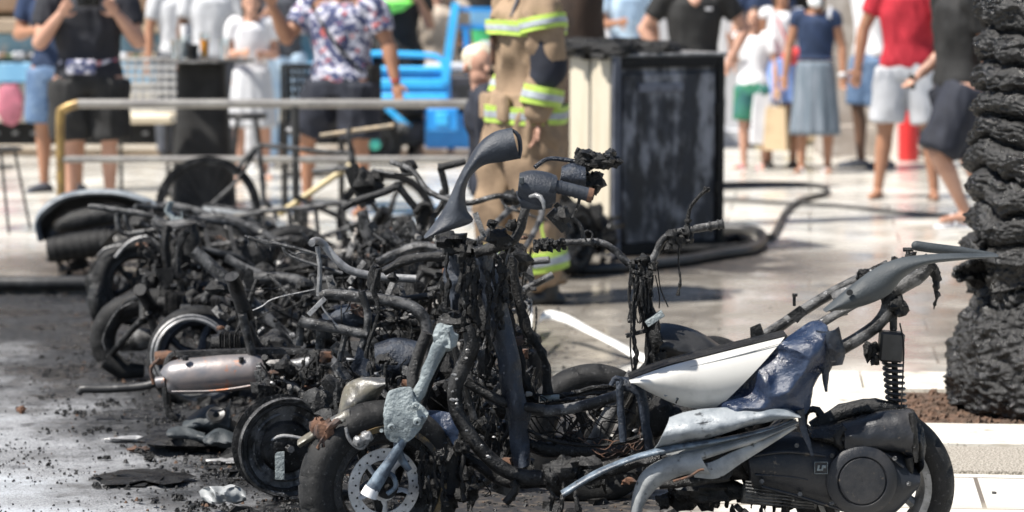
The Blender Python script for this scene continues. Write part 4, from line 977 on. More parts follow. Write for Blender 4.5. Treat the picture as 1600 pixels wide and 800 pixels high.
tangle(A, 690, 830, 520, 760, 8.15, .12, 21, 16); tangle(A, 1030, 1250, 700, 790, 8.12, .08, 22, 8)

# ---- scooter with the bare handlebar ----
YB = 8.85
Bs = thing('burnt_scooter', 'burnt scooter with bare upright handlebar and hanging melted strands behind the white panel', 'scooter', (P(1020, 700, YB).x, YB, 0), 'burnt scooters in a row')
mb = MB(); mb.T([(870, 380), (885, 379), (912, 378), (938, 379), (960, 391), (985, 414), (1002, 420)], [5, 5.5, 5.5, 5.5, 6, 6, 6], YB, n=14, amp=.12)
mb.T([(1010, 420), (1024, 398), (1036, 374), (1058, 363), (1090, 357), (1128, 350)], [6, 6, 6, 6, 6.5, 7], YB, n=14, amp=.15); mb.build('handlebar', 'steel', Bs)
mb = MB(); mb.T([(1002, 412), (1008, 440), (1012, 475), (1018, 510), (1016, 560), (1002, 600)], [9, 10, 9, 11, 9, 9], YB, n=14, amp=.3, fr=35); mb.B(1004, 408, YB, (12, 10, 10), .5); mb.build('steering_column', 'char', Bs, rough=(.004, 50))
mb = MB()
for i in range(46): mb.B(rnd.uniform(836, 884), 383 + rnd.uniform(-8, 8) * (1.1 - abs(rnd.random() - .5)), YB + rnd.uniform(-.02, .02), rnd.uniform(2, 6), .7, n=9)
mb.B(858, 383, YB, (20, 8, 7), .5, n=18); mb.B(838, 386, YB, (5, 5, 8), .6); mb.build('melted_grip', 'soot_crust', Bs, rough=(.003, 90))
mb = MB(); mb.T([(1074, 352), (1076, 335), (1080, 322), (1092, 307), (1103, 297)], [4, 3.2, 3.2, 3.2, 3.2], YB, n=10, amp=.15); mb.B(1104, 296, YB, (5, 4, 4.5), .4); mb.B(1075, 345, YB, (6, 6, 4), .3); mb.build('mirror_stalk', 'char', Bs)
mb = MB()
for x in (1108, 1121, 1128): mb.T([(x, 354 - (x - 1108) * .2), (x + 3, 353.5 - (x - 1108) * .2)], 8.5, YB, n=16, k=1)
for x in (925, 932): mb.T([(x, 379), (x + 3, 379)], 7.5, YB, n=14, k=1)
mb.T([(917, 378), (912, 366), (918, 360), (926, 366), (922, 378)], 1.6, YB - .02); mb.build('clamp_ring', 'steel_dark', Bs)
mb = MB()
for x, y, r_ in ((1050, 368, 10), (1062, 376, 9), (1072, 362, 9), (1045, 385, 6), (1078, 372, 7), (1020, 415, 8), (988, 412, 6), (996, 425, 7), (1005, 435, 6), (1013, 430, 7), (1010, 455, 8), (1016, 490, 8)): mb.B(x, y, YB - .01, r_, .6, n=12)
for i in range(22): mb.drip(P(rnd.uniform(983, 1022), rnd.uniform(412, 440), YB + rnd.uniform(-.05, .03)), rnd.uniform(.06, .2), rnd.uniform(.0018, .0045))
mb.T([(986, 412), (983, 450), (986, 500), (985, 540), (988, 580)], 1.4, YB - .05); mb.T([(995, 430), (992, 480), (990, 520), (994, 560), (986, 596)], [4, 3.6, 3, 4, 2], YB - .04, amp=.7, fr=90)
mb.T([(1061, 378), (1060, 410), (1063, 440), (1059, 462)], [2, 1.4, 2.2, 2.6], YB, amp=.7, fr=90); mb.T([(1036, 392), (1025, 402), (1012, 404)], 1.6, YB); mb.T([(1028, 420), (1032, 450), (1044, 480)], 1, YB); mb.T([(1024, 430), (1030, 460), (1030, 482)], 1, YB)
mb.build('melted_strands', 'soot_crust', Bs)
mb = MB(); mb.bar(P(980, 524, YB), P(1012, 516, YB), .02, .012); mb.T([(978, 525), (984, 523)], 4, YB, n=8); mb.build('lock_bracket', 'steel_dark', Bs)
mb = MB(); mb.bar(P(1010, 506, YB - .03), P(1036, 489, YB - .03), .03, .02); mb.build('pale_bracket', 'alu', Bs, rough=(.003, 60))
mb = MB(); mb.panel([(1022, 520), (1032, 506), (1062, 508), (1098, 522), (1126, 540), (1145, 556)], [(1018, 560), (1040, 575), (1070, 580), (1100, 578), (1130, 570), (1146, 560)], YB + .05, .09, .02, 34, 14, .012, 12); mb.build('legshield_remains', 'black_plastic', Bs)
mb = MB(); mb.B(1024, 528, YB - .06, (9, 8, 22), .5); mb.B(1030, 560, YB - .04, (12, 10, 18), .5); mb.T([(1002, 590), (1020, 575), (1042, 560)], [14, 16, 12], YB, amp=.4); mb.B(998, 600, YB, (18, 14, 12), .5); mb.build('melted_plastic', 'char', Bs, rough=(.006, 50))
mb = MB(); mb.T([(1002, 600), (985, 650), (960, 700), (925, 745)], 12, YB, n=12, amp=.1); mb.T([(1002, 600), (1100, 690), (1200, 720)], 10, YB + .1, n=12); mb.build('frame', 'steel_dark', Bs)
wheel(Bs, V(P(925, 745, YB).x, YB + .02, .225), axv(8), .225, .11, 'front_wheel'); wheel(Bs, V(P(1105, 745, YB + .7).x, YB + .7, .225), axv(30), .225, .11, 'rear_wheel')
engine(Bs, V(P(1180, 700, YB + .3).x, YB + .35, .3))
tangle(Bs, 880, 1010, 610, 760, YB, .1, 31, 9)
GR = 'burnt scooters in a row'
def scoot(label, px, Y): return thing('burnt_scooter', label, 'scooter', (P(px, 600, Y).x, Y, 0), GR)
# ---- scooter with muffler, finned wheel and luggage rack ----
YC = 9.6
Cs = scoot('burnt scooter with scorched grey muffler, bare drum wheel and silver luggage rack rods', 450, YC)
cw = P(443, 696, 8.95); ax = axv(22)
w_ = wheel(Cs, cw, ax, .158, .10, 'bare_wheel', .93, tyre=None, rimm='steel_dark', spokes=3, drum=True)
mb = MB(); mb.lathe(cw + ax * .03, ax, [(.148, 0), (.154, .004), (.156, .012), (.15, .016), (.14, .01), (.12, .0), (.05, -.012), (.05, -.02), (.12, -.01), (.14, 0)], 60, fn=lambda i, j, r, o: (r, o + (.006 if (i // 4) % 3 == 0 and 4 < j < 9 else 0)))
mb.lathe(cw + ax * .03, ax, [(.1, 0), (.106, .004), (.112, 0), (.106, -.004)], 50); mb.lathe(cw + ax * .045, ax, [(.148, 0), (.156, .004), (.16, -.004), (.15, -.01)], 60)
mb.build('wheel_cover', 'steel', w_, rough=(.002, 50))
mb = MB(); q = cw + ax * .06; mb.bar(q + V(-.03, 0, -.01), q + V(-.03, 0, -.1), .03, .008, (0, -1, 0)); mb.build('brake_arm', 'alu', w_)
mb = MB(); mb.tube([q - ax * .02, q + ax * .02], .012, n=6, k=1); mb.tube([q + V(-.07, 0, .02), q + V(-.02, 0, .04), q + V(.05, 0, .03)], .006); mb.build('bolt', 'steel_pale', w_)
mb = MB(); mb.T([(262, 598), (268, 597), (275, 590), (300, 587), (350, 583), (398, 579), (420, 576), (430, 574)], [14, 22, 27, 29, 30, 28, 17, 12], 9.9, n=36, k=50)
mb.T([(258, 596), (244, 598)], [9, 9], 9.9, n=18, k=1); mb.T([(268, 612), (340, 610), (420, 598)], 1.5, 9.83, n=6)
mf = mb.build('muffler', 'muffler', Cs)
mb = MB(); mb.T([(428, 575), (470, 570), (505, 563), (522, 568), (532, 585), (530, 610)], [10, 10, 10, 9, 9, 9], 9.85, n=18, amp=.05); mb.build('exhaust_pipe', 'steel_pale', mf)
mb = MB(); mb.T([(420, 577), (430, 575)], 12.5, 9.88, n=20, k=1); mb.T([(490, 566), (495, 563), (500, 570)], 12, 9.85, n=14, k=2); mb.T([(290, 563), (290, 556)], 5, 9.85, k=1); mb.T([(377, 566), (377, 558)], 4, 9.85, k=1); mb.build('clamp_ring', 'steel_dark', mf)
mb = MB(); mb.T([(243, 560), (262, 558), (278, 562)], [11, 11, 11], 10.1, n=18, cap=True); mb.T([(240, 600), (236, 575), (250, 560)], 3, 10.0); mb.build('loose_pipe', 'rust', Cs)
mb = MB(); mb.T([(275, 553), (350, 550), (430, 548), (520, 551)], 6.5, 9.9, n=4, flat=.8); mb.T([(275, 553), (262, 570), (262, 640), (280, 655)], 7, 9.95, n=8, amp=.2); mb.build('swing_arm', 'steel_dark', Cs)
# rack and seat rails
mb = MB(); mb.T([(487, 380, -.1), (492, 376, -.05), (504, 380), (520, 400), (542, 420), (566, 428), (600, 433), (650, 436)], [5.5, 6, 6.3, 6.3, 6.3, 6.5, 6.5, 6.5], 9.35, n=16); mb.build('grab_rail', 'steel_pale', Cs)
mb = MB(); mb.T([(382, 369), (420, 378), (470, 390), (512, 403)], 2.8, 9.3, n=8); mb.T([(442, 385), (448, 396), (475, 408), (535, 427)], 2.6, 9.3, n=8); mb.T([(450, 392), (462, 398), (470, 394), (500, 397)], 2.2, 9.3, n=8)
for x, y in ((388, 371), (400, 376), (422, 380)): mb.T([(x, y), (x + 1, y + 12)], 1.4, 9.3, n=6, k=1)
mb.T([(385, 371), (406, 377), (425, 381)], 3.2, 9.3, n=6, amp=.5); mb.build('luggage_rack', 'steel', Cs)
mb = MB(); mb.T([(500, 464), (515, 460), (560, 464), (610, 470), (645, 480), (664, 500), (668, 530), (664, 580), (650, 640)], [8, 9, 9, 9, 10, 10, 10, 10, 9], 9.2, n=14, amp=.07)
mb.T([(468, 500), (480, 505), (520, 512), (574, 523)], [9, 9, 8, 8], 9.15, n=14, amp=.12); mb.T([(565, 455), (575, 500), (560, 560), (530, 640)], 6, 9.15, n=10, amp=.1)
mb.T([(470, 505), (468, 540)], 8, 9.2, n=8, flat=.5, amp=.1); mb.T([(502, 512), (500, 545)], 10, 9.2, n=8, flat=.5, amp=.1); mb.T([(540, 520), (530, 570), (534, 590)], 5, 9.2, n=8); mb.T([(574, 523), (600, 560), (640, 640)], 7, 9.3, n=10, amp=.15)
mb.build('frame', 'steel', Cs)
mb = MB(); mb.bar(P(482, 492, 9.1), P(508, 466, 9.1), .016, .003, (0, -1, 0)); mb.T([(395, 485), (410, 478), (430, 466), (492, 452)], 1.3, 9.15, n=5); mb.T([(498, 470), (510, 490), (530, 512)], 1.3, 9.12, n=5); mb.T([(496, 385), (500, 420), (498, 462)], 4, 9.3, n=8); mb.build('bracket', 'steel_pale', Cs)
mb = MB(); mb.B(545, 495, 9.35, (42, 26, 18), .15, n=22); mb.build('fuel_tank', 'char_blue', Cs)
mb = MB(); mb.panel([(585, 540), (620, 530), (662, 540)], [(590, 590), (620, 600), (660, 596)], 9.1, .04, .05, 16, 8, .008); mb.panel([(560, 540), (575, 560), (590, 600)], [(545, 580), (560, 600), (580, 610)], 9.05, .02, .02, 10, 6, .01); mb.build('battery_box', 'char_blue', Cs)
mb = MB(); c = P(440, 592, 9.6); mb.lathe(c, axv(10, 40), [(.001, .03), (.06, .028), (.072, .01), (.075, -.02), (.001, -.02)], 36, closed=False)
for i in range(6): 
    a = i * 1.047; mb.blob(c + V(.05 * math.cos(a), -.02, .04 * math.sin(a) + .02), .007, .1, n=8)
mb.build('fan_cover', 'steel_dark', Cs)
engine(Cs, P(560, 615, 9.9), 1.0); engine(Cs, P(425, 545, 10.1), .8, 'cylinder_head')
wheel(Cs, V(P(640, 700, 9.5).x, 9.9, .225), axv(15), .225, .11, 'front_wheel')
for (a, b, c_, d, yy, k, sd) in ((400, 520, 555, 640, 9.5, 12, 41), (500, 680, 430, 560, 9.4, 10, 42), (520, 680, 560, 640, 9.0, 12, 43), (340, 560, 430, 560, 10.3, 9, 44)): tangle(Cs, a, b, c_, d, yy, .15, sd, k)
mb = MB(); mb.T([(508, 590), (520, 600), (524, 625), (510, 640)], [10, 14, 13, 8], 8.8, amp=.4, n=12); mb.B(500, 628, 8.6, (20, 14, 20), .5, n=16); mb.B(530, 620, 8.4, (9, 9, 24), .5, n=14); mb.B(515, 650, 8.4, (18, 14, 12), .5, n=14); mb.build('melted_plastic', 'steel_dark', Cs, rough=(.006, 45))
# plastic shells under the muffler
mb = MB(); mb.panel([(288, 655), (310, 640), (335, 632), (350, 640), (362, 622)], [(292, 668), (330, 676), (365, 682), (372, 676), (366, 660)], 9.95, .09, .01, 30, 12, .012, 12); o = mb.build('plastic_cover', 'grey_plastic', None); tag(o, 'grey moulded plastic cover with round filler hole lying under the muffler', 'cover')
mb = MB(); mb.lathe(P(338, 648, 9.84), (0, -.7, .7), [(.012, 0), (.03, .006), (.036, .0), (.03, -.006)], 30); mb.build('filler_ring', 'black_plastic', o)
mb = MB(); mb.panel([(262, 672), (290, 667), (320, 676)], [(268, 684), (300, 692), (322, 690)], 9.85, .04, .008, 20, 8, .015, 14); tag(mb.build('plastic_sheet', 'grey_plastic', None, rough=(.003, 30)), 'small softened grey plastic sheet left of the finned wheel, left of two', 'plastic sheet')
mb = MB(); mb.panel([(318, 682), (345, 670), (378, 682)], [(325, 695), (350, 700), (380, 700)], 9.8, .05, .008, 20, 8, .018, 14); tag(mb.build('plastic_sheet', 'grey_plastic', None, rough=(.003, 30)), 'softened grey plastic sheet touching the finned wheel, right of two', 'plastic sheet')
mb = MB(); p = G(320, 695); mb.blob(p + V(0, 0, .01), (.2, .16, .05), .5, n=30); tag(mb.build('melted_mat', 'soot_crust', None, rough=(.012, 25)), 'thick black melted crust on the road beneath the grey plastic sheets', 'crust')
mb = MB(); mb.panel([(312, 772), (330, 760), (350, 762)], [(318, 782), (340, 788), (358, 784)], 8.75, .03, .004, 16, 8, .03, 16); mb.panel([(345, 762), (365, 758), (385, 772)], [(350, 782), (370, 788), (386, 780)], 8.75, .03, .004, 16, 8, .03, 16); tag(mb.build('crumpled_film', 'fairing_pale', None), 'crumpled dark plastic film on the road in front of the drum wheel', 'film')

# ---- scooter with long tube and curled tyre ----
YD = 11.4
D = scoot('burnt scooter with a long diagonal frame tube and a tyre peeled off its left wheel', 290, YD)
mb = MB()
pts = [(168, 560), (160, 535), (166, 508), (182, 488), (215, 474), (250, 470), (285, 475)]
mb.T(pts, [18, 20, 20, 20, 20, 20, 13], 11.7, n=20, k=50, amp=.08, fr=20); mb.T([(168, 560), (190, 578), (225, 580)], [18, 16, 10], 11.65, n=16, amp=.1)
mb.T([(280, 474), (300, 462), (306, 455)], [12, 10, 7], 11.6, n=12); mb.build('peeled_tyre', 'tyre', D)
mb = MB(); mb.T([(165, 548), (161, 530), (170, 506), (186, 484), (220, 466)], 1.3, 11.5, n=6); mb.build('tyre_bead', 'steel', D)
mb = MB(); mb.T([(192, 537), (205, 533), (222, 530), (246, 526)], [12, 17, 19, 14], 11.6, n=22, rnd_cap=True); mb.T([(190, 537), (186, 538)], 8, 11.6, n=14, k=1); mb.build('wheel_motor_hub', 'steel', D)
wd_ = wheel(D, P(312, 560, 11.1), axv(18, 8), .21, .1, 'front_wheel', .78, rimm='char_blue', tyre='tyre')
mb = MB(); c = P(300, 556, 10.95); mb.lathe(c, axv(18, 8), [(.135, 0), (.142, .006), (.15, 0), (.142, -.006)], 50); mb.lathe(c, axv(18, 8), [(.15, -.01), (.157, -.006), (.162, -.012)], 50); mb.build('rim_edge', 'steel_pale', wd_)
mb = MB(); mb.T([(302, 392), (335, 420), (370, 452), (410, 490), (440, 518), (474, 545)], [11, 10.5, 10.5, 10, 9.5, 8], 11.0, n=18, amp=.06)
mb.T([(372, 446), (345, 440), (320, 470), (330, 520)], 7, 11.2, n=10, amp=.2); mb.T([(345, 425), (385, 460), (420, 500)], 7, 11.3, n=10); mb.T([(395, 434), (430, 434), (460, 438), (480, 448), (490, 464)], [9, 9, 10, 11, 11], 11.2, n=16, amp=.08)
mb.T([(352, 402), (385, 420), (415, 432)], 7, 11.3, n=10); mb.build('frame', 'steel', D)
for x in (370, 388):
    mb = MB(); mb.plate([(x - 8, 440), (x - 8, 425), (x, 418), (x + 8, 422), (x + 9, 470), (x - 2, 476), (x - 4, 448)], 11.0 - (x - 370) * .002, .006); mb.T([(x, 427, -.01), (x, 427, -.02)], 4, 11.0 - (x - 370) * .002, n=14, k=1); mb.build('hinge_plate', 'steel_dark', D)
mb = MB(); mb.T([(376, 484, 0), (376, 484, -.05)], 9, 11.0, n=20, k=1); mb.build('tube_end', 'steel_dark', D); mb = MB(); mb.T([(376, 484, -.051), (376, 484, -.054)], 6.5, 11.0, n=20, k=1); mb.build('tube_bore', 'black_gap', D)
mb = MB(); mb.T([(395, 527), (412, 512)], 2, 10.9, n=6, k=1); mb.T([(404, 535), (422, 520)], 2, 10.9, n=6, k=1); mb.build('glint_rod', 'steel_pale', D)
# its handlebar and column
mb = MB(); mb.T([(138, 323), (150, 323), (180, 328), (215, 333), (238, 338), (268, 352)], [4, 5, 5, 5, 5, 4], 12.0, n=12, amp=.15); mb.T([(184, 330), (184, 350), (194, 364), (220, 363), (245, 360)], 5, 12.0, n=10, amp=.1); mb.T([(194, 333), (198, 352), (206, 364)], 4.5, 12.0, n=10)
mb.T([(240, 340), (255, 352), (300, 350), (320, 357)], [5, 8, 9, 7], 11.9, n=12, amp=.35); mb.build('handlebar', 'steel', D)
mb = MB(); mb.T([(295, 350), (300, 375), (302, 396)], 14, 11.8, n=14, amp=.25); mb.T([(262, 352), (258, 385), (262, 420), (258, 460)], [7, 8, 7, 6], 11.8, amp=.3); mb.T([(290, 360), (280, 385), (278, 420), (284, 460)], [7, 6, 5, 5], 11.7, amp=.3); mb.panel([(264, 372), (280, 370), (300, 374)], [(266, 420), (282, 422), (298, 420)], 11.9, .02, .03, 10, 8, .01); mb.build('fork', 'steel_dark', D)
mb = MB(); mb.B(236, 436, 11.6, (14, 14, 12), .4, n=16); mb.B(262, 430, 11.6, (20, 14, 10), .4, n=16); mb.T([(228, 432), (232, 470), (228, 485)], [4, 3, 2], 11.5, amp=.5); mb.T([(250, 430), (250, 480), (244, 506)], 1.2, 11.5)
mb.plate([(242, 420), (275, 419), (268, 445), (252, 448)], 11.5, .01); mb.build('melted_plastic', 'char', D, rough=(.005, 50))
mb = MB(); mb.T([(268, 315), (262, 330), (276, 345), (288, 340), (284, 330)], [6, 7, 7, 6, 3], 12.6, n=12, flat=.5); mb.build('bent_bright_strip', 'alu', D, rough=(.003, 50))
engine(D, P(400, 500, 11.2), 1.1); engine(D, P(330, 480, 11.5), .8, 'cylinder_head')
for (a, b, c_, d, yy, k, sd) in ((220, 320, 360, 470, 11.9, 9, 51), (310, 470, 450, 560, 11.4, 11, 52), (380, 520, 400, 470, 11.8, 8, 53)): tangle(D, a, b, c_, d, yy, .15, sd, k)
mb = MB(); mb.T([(122, 614), (128, 608), (160, 608), (200, 606), (232, 602), (246, 596)], [6, 7, 6.5, 6.5, 6.5, 6], 10.6, n=14, amp=.1); o = mb.build('burnt_hose', 'rubber_hose', None); tag(o, 'short black burnt hose piece lying on the road left of the muffler', 'hose')

# ---- scooter behind with sooty wheel and pale boards ----
YE = 13.4
E = scoot('burnt scooter with a dark standing wheel beside the curled tyre, behind the long tube', 230, YE)
wheel(E, P(212, 440, 13.0), axv(20), .205, .115, 'front_wheel', .66, rimm='steel_dark')
mb = MB(); mb.T([(150, 470), (140, 445), (150, 415), (175, 395), (205, 383), (235, 384)], [7, 8, 8, 8, 8, 6], 13.1, n=12, flat=.6, amp=.2); mb.build('mudguard', 'char_wet', E)
mb = MB(); mb.T([(180, 402), (200, 380), (225, 370), (262, 372)], 3, 12.9, n=8); mb.T([(152, 400), (165, 388), (190, 382)], 1.5, 12.9); mb.build('fender_strut', 'steel_pale', E)
mb = MB(); mb.B(152, 470, 12.9, (16, 14, 26), .35, n=18); mb.B(150, 440, 13.1, (16, 14, 16), .35, n=16); mb.B(168, 490, 12.9, (18, 12, 14), .4); mb.build('melted_plastic', 'char_wet', E, rough=(.006, 40))
mb = MB(); mb.T([(282, 372), (310, 345), (350, 340), (400, 360), (450, 390)], 8, 13.4, n=12, amp=.1); mb.T([(255, 320), (300, 328), (340, 345), (400, 372)], 7, 13.6, n=12, amp=.1); mb.T([(250, 345), (265, 400), (280, 450)], 9, 13.3, n=10, amp=.2); mb.build('frame', 'steel', E)
engine(E, P(390, 400, 13.3), 1.2)
for (a, b, c_, d, yy, k, sd) in ((250, 470, 350, 440, 13.4, 13, 61), (180, 330, 400, 480, 13.3, 7, 62), (430, 600, 370, 450, 12.9, 11, 63)): tangle(E, a, b, c_, d, yy, .2, sd, k)
wheel(E, V(P(450, 430, 13.6).x, 13.9, .22), axv(15), .22, .11, 'rear_wheel')

# ---- toppled scooter at far left ----
YF = 15.6
F = scoot('toppled burnt scooter lying on its side, shell rim and ribbed tyre showing at far left', 160, YF)
mb = MB(); mb.panel([(58, 372), (54, 345), (66, 322), (98, 303), (140, 296), (190, 298), (236, 312), (262, 330)], [(66, 378), (62, 350), (76, 332), (102, 314), (142, 306), (190, 308), (232, 322), (256, 338)], YF, .05, .03, 50, 8); mb.build('shell_rim', 'grey_fairing', F)
mb = MB(); mb.panel([(58, 372), (60, 345), (76, 325), (110, 310), (150, 304), (200, 308), (250, 328)], [(78, 386), (90, 388), (110, 386), (140, 384), (170, 380), (210, 372), (250, 350)], YF + .22, -.1, .03, 40, 12, .02, 8); mb.build('shell_inside', 'black_plastic', F)
mb = MB(); mb.T([(96, 352), (110, 347), (150, 338), (186, 334)], [13, 17, 18, 16], YF, n=22, amp=.03, rnd_cap=True); mb.build('belly_tank', 'steel_dark', F)
mb = MB(); mb.T([(76, 392), (100, 388), (140, 382), (176, 378)], [19, 21, 21, 20], YF - .15, n=24, k=60, rnd_cap=False); t_ = mb.build('ribbed_tyre', 'tyre', F)
for i in range(7):
    mb = MB(); mb.T([(88 + i * 13, 391 - i * 2), (91 + i * 13, 390.5 - i * 2)], 22.5, YF - .15, n=24, k=1); mb.build('tread_block', 'tyre', t_)
mb = MB(); mb.T([(196, 345), (205, 330), (222, 335), (220, 352)], 7, YF, amp=.2); mb.B(212, 346, YF - .1, (16, 12, 10), .3); mb.T([(230, 320), (280, 332), (330, 345)], 8, YF, amp=.1); mb.build('frame', 'steel', F)
mb = MB(); mb.panel([(318, 322), (360, 328), (410, 334), (448, 348)], [(316, 334), (360, 346), (405, 362), (450, 372)], YF - .2, .05, .02, 26, 8, .01, 8); mb.build('side_shell', 'fairing_pale', F)
mb = MB(); mb.panel([(360, 336), (400, 332), (430, 342)], [(350, 356), (400, 364), (440, 360)], YF - .45, .12, .03, 20, 10); mb.build('seat', 'brown_dome', F)
tangle(F, 190, 440, 325, 400, YF - .2, .2, 71, 16); tangle(F, 90, 190, 395, 430, YF, .1, 72, 4)
wheel(F, P(300, 380, YF), axv(10, 50), .22, .11, 'rear_wheel')

# ---- scooter in the middle of the heap, with folded footpegs raised ----
YG = 11.2
H = scoot('burnt upright scooter in the middle of the heap with two folded bare levers on top', 640, YG)
mb = MB(); mb.T([(535, 325), (560, 313), (600, 300), (622, 289)], [5, 6, 6, 6], YG, n=14, amp=.05); mb.T([(622, 289), (634, 306), (650, 325)], 5.5, YG, n=12); mb.T([(622, 285), (622, 293)], 7, YG, n=12, k=1); mb.build('bare_lever', 'steel_dark', H)
mb = MB(); mb.T([(728, 252), (710, 257), (688, 262)], [5.5, 5.5, 6], YG, n=14); mb.T([(688, 262), (693, 280), (697, 305), (688, 325), (676, 340)], 5.5, YG, n=12); mb.B(691, 301, YG, 5, .2); mb.T([(684, 262), (692, 262)], 7, YG, n=12, k=1); mb.build('bare_lever', 'steel_dark', H)
mb = MB(); mb.panel([(646, 332), (655, 318), (670, 320)], [(655, 365), (666, 358), (674, 330)], YG, .02, .05, 10, 8, .006); mb.T([(648, 334), (660, 320), (672, 322)], 5, YG - .03, n=10, amp=.3); mb.build('hinge_block', 'char', H)
mb = MB(); mb.T([(565, 330), (575, 370), (590, 420), (600, 470)], [8, 9, 11, 12], YG + .3, amp=.3); mb.T([(660, 350), (640, 400), (600, 440)], 9, YG, amp=.2); mb.T([(600, 360), (620, 380), (650, 400)], 9, YG, amp=.3)
mb.T([(640, 345), (655, 380), (690, 410)], 7, YG - .1, amp=.2); mb.T([(590, 410), (650, 385), (690, 388), (735, 380)], [7, 8, 6, 6], YG - .5, amp=.25); mb.build('frame_tube', 'steel', H)
mb = MB(); mb.T([(548, 260), (560, 285), (575, 320)], [10, 14, 14], YG + .9, amp=.4); mb.B(575, 285, YG + .9, (20, 18, 20), .5, n=18); mb.B(590, 275, YG + .9, (12, 12, 10), .5, n=14); mb.B(600, 380, YG + .6, (24, 20, 28), .4, n=18); mb.B(630, 370, YG + .5, (16, 16, 30), .4, n=18); mb.B(570, 370, YG + .7, (14, 12, 40), .4, n=16); mb.build('melted_plastic', 'char', H, rough=(.008, 40))
engine(H, P(690, 440, YG), 1.3); engine(H, P(620, 430, YG), 1.0, 'cylinder_head')
for (a, b, c_, d, yy, k, sd) in ((560, 700, 360, 470, YG, 16, 81), (680, 820, 370, 480, 9.6, 18, 82), (560, 840, 450, 600, 9.9, 24, 83), (640, 850, 570, 700, 9.2, 20, 84), (545, 650, 350, 420, YG + .6, 8, 85)): tangle(H, a, b, c_, d, yy, .3, sd, k)
mb = MB(); mb.B(640, 470, 9.6, (30, 24, 30), .4, n=20); mb.B(760, 480, 9.3, (30, 24, 60), .35, n=22); mb.B(700, 600, 9.2, (40, 30, 50), .35, n=22); mb.B(600, 560, 9.6, (40, 30, 30), .35, n=20); mb.B(790, 420, 9.5, (24, 20, 26), .4, n=18); mb.build('burnt_body', 'char', H, rough=(.012, 25))
raw_ = None
wheel(H, V(P(760, 600, 10).x, 10.2, .22), axv(25), .22, .11, 'front_wheel'); wheel(H, V(P(560, 470, 11.8).x, 12.0, .22), axv(20), .22, .11, 'rear_wheel')

carcass(D, 392, 12.0, .02, 10, 58, .95, 201, 'steel', False)
carcass(E, 400, 13.5, .02, 200, -42, .95, 202, 'steel', False)
carcass(Cs, 560, 10.2, .02, 8, 30, .9, 203, 'steel', False, fork=False)
carcass(H, 690, 11.3, .0, 72, 14, .9, 204, 'steel', True)
carcass(F, 330, 15.4, .05, 15, 62, .95, 205, 'steel', False)
# ---- scooter behind, near the cabinet ----
YW = 15.4
W_ = scoot('burnt scooter standing behind the firefighter, its wheel leaning against the cabinet foot', 890, YW)
wheel(W_, P(895, 372, YW), axv(60), .2, .11, 'front_wheel', .7, rimm='steel')
mb = MB(); mb.B(930, 345, YW + .2, (20, 16, 26), .4, n=16); mb.B(942, 358, YW + .2, (16, 14, 18), .4); mb.T([(905, 350), (930, 350)], 6, YW + .1); mb.T([(870, 320), (890, 318)], 6, YW + .1); mb.B(945, 372, YW + .2, (20, 16, 20), .4, n=16); mb.T([(880, 300), (895, 330), (905, 372)], 7, YW, amp=.2); mb.B(870, 320, YW + .2, (16, 14, 20), .4); mb.build('frame_scrap', 'char', W_, rough=(.008, 30))
tangle(W_, 860, 960, 330, 410, YW + .1, .15, 91, 9)
# ---------------- people ----------------
def remesh(mb, vox, smooth_n=3):
    me = bpy.data.meshes.new('tmp'); me.from_pydata(mb.v, [], mb.f); o = bpy.data.objects.new('tmp', me); C.objects.link(o)
    m = o.modifiers.new('r', 'REMESH'); m.mode = 'VOXEL'; m.voxel_size = vox; m.use_smooth_shade = True
    s_ = o.modifiers.new('s', 'SMOOTH'); s_.factor = .5; s_.iterations = smooth_n
    dg = bpy.context.evaluated_depsgraph_get(); dg.update(); e = o.evaluated_get(dg); me2 = bpy.data.meshes.new_from_object(e)
    bpy.data.objects.remove(o); bpy.data.meshes.remove(me)
    return me2
def folds(me, amp, fr, zs=.45):
    nr = [Vector(v.normal) for v in me.vertices]
    for i, v in enumerate(me.vertices):
        p = Vector((v.co.x * fr, v.co.y * fr, v.co.z * fr * zs)); q = Vector((v.co.x + v.co.z * .6, v.co.y, v.co.z)) * fr * .8
        v.co = v.co + nr[i] * amp * (1 - 2 * abs(noise.noise(p)) + .7 * noise.noise(q) )
    me.update()
def put(me, name, m, parent):
    me.name = name; me.materials.clear(); me.materials.append(M[m]); me.polygons.foreach_set('use_smooth', [True] * len(me.polygons))
    o = bpy.data.objects.new(name, me); C.objects.link(o); o.parent = parent; return o
def nrm(v, l): return Vector(v).normalized() * l
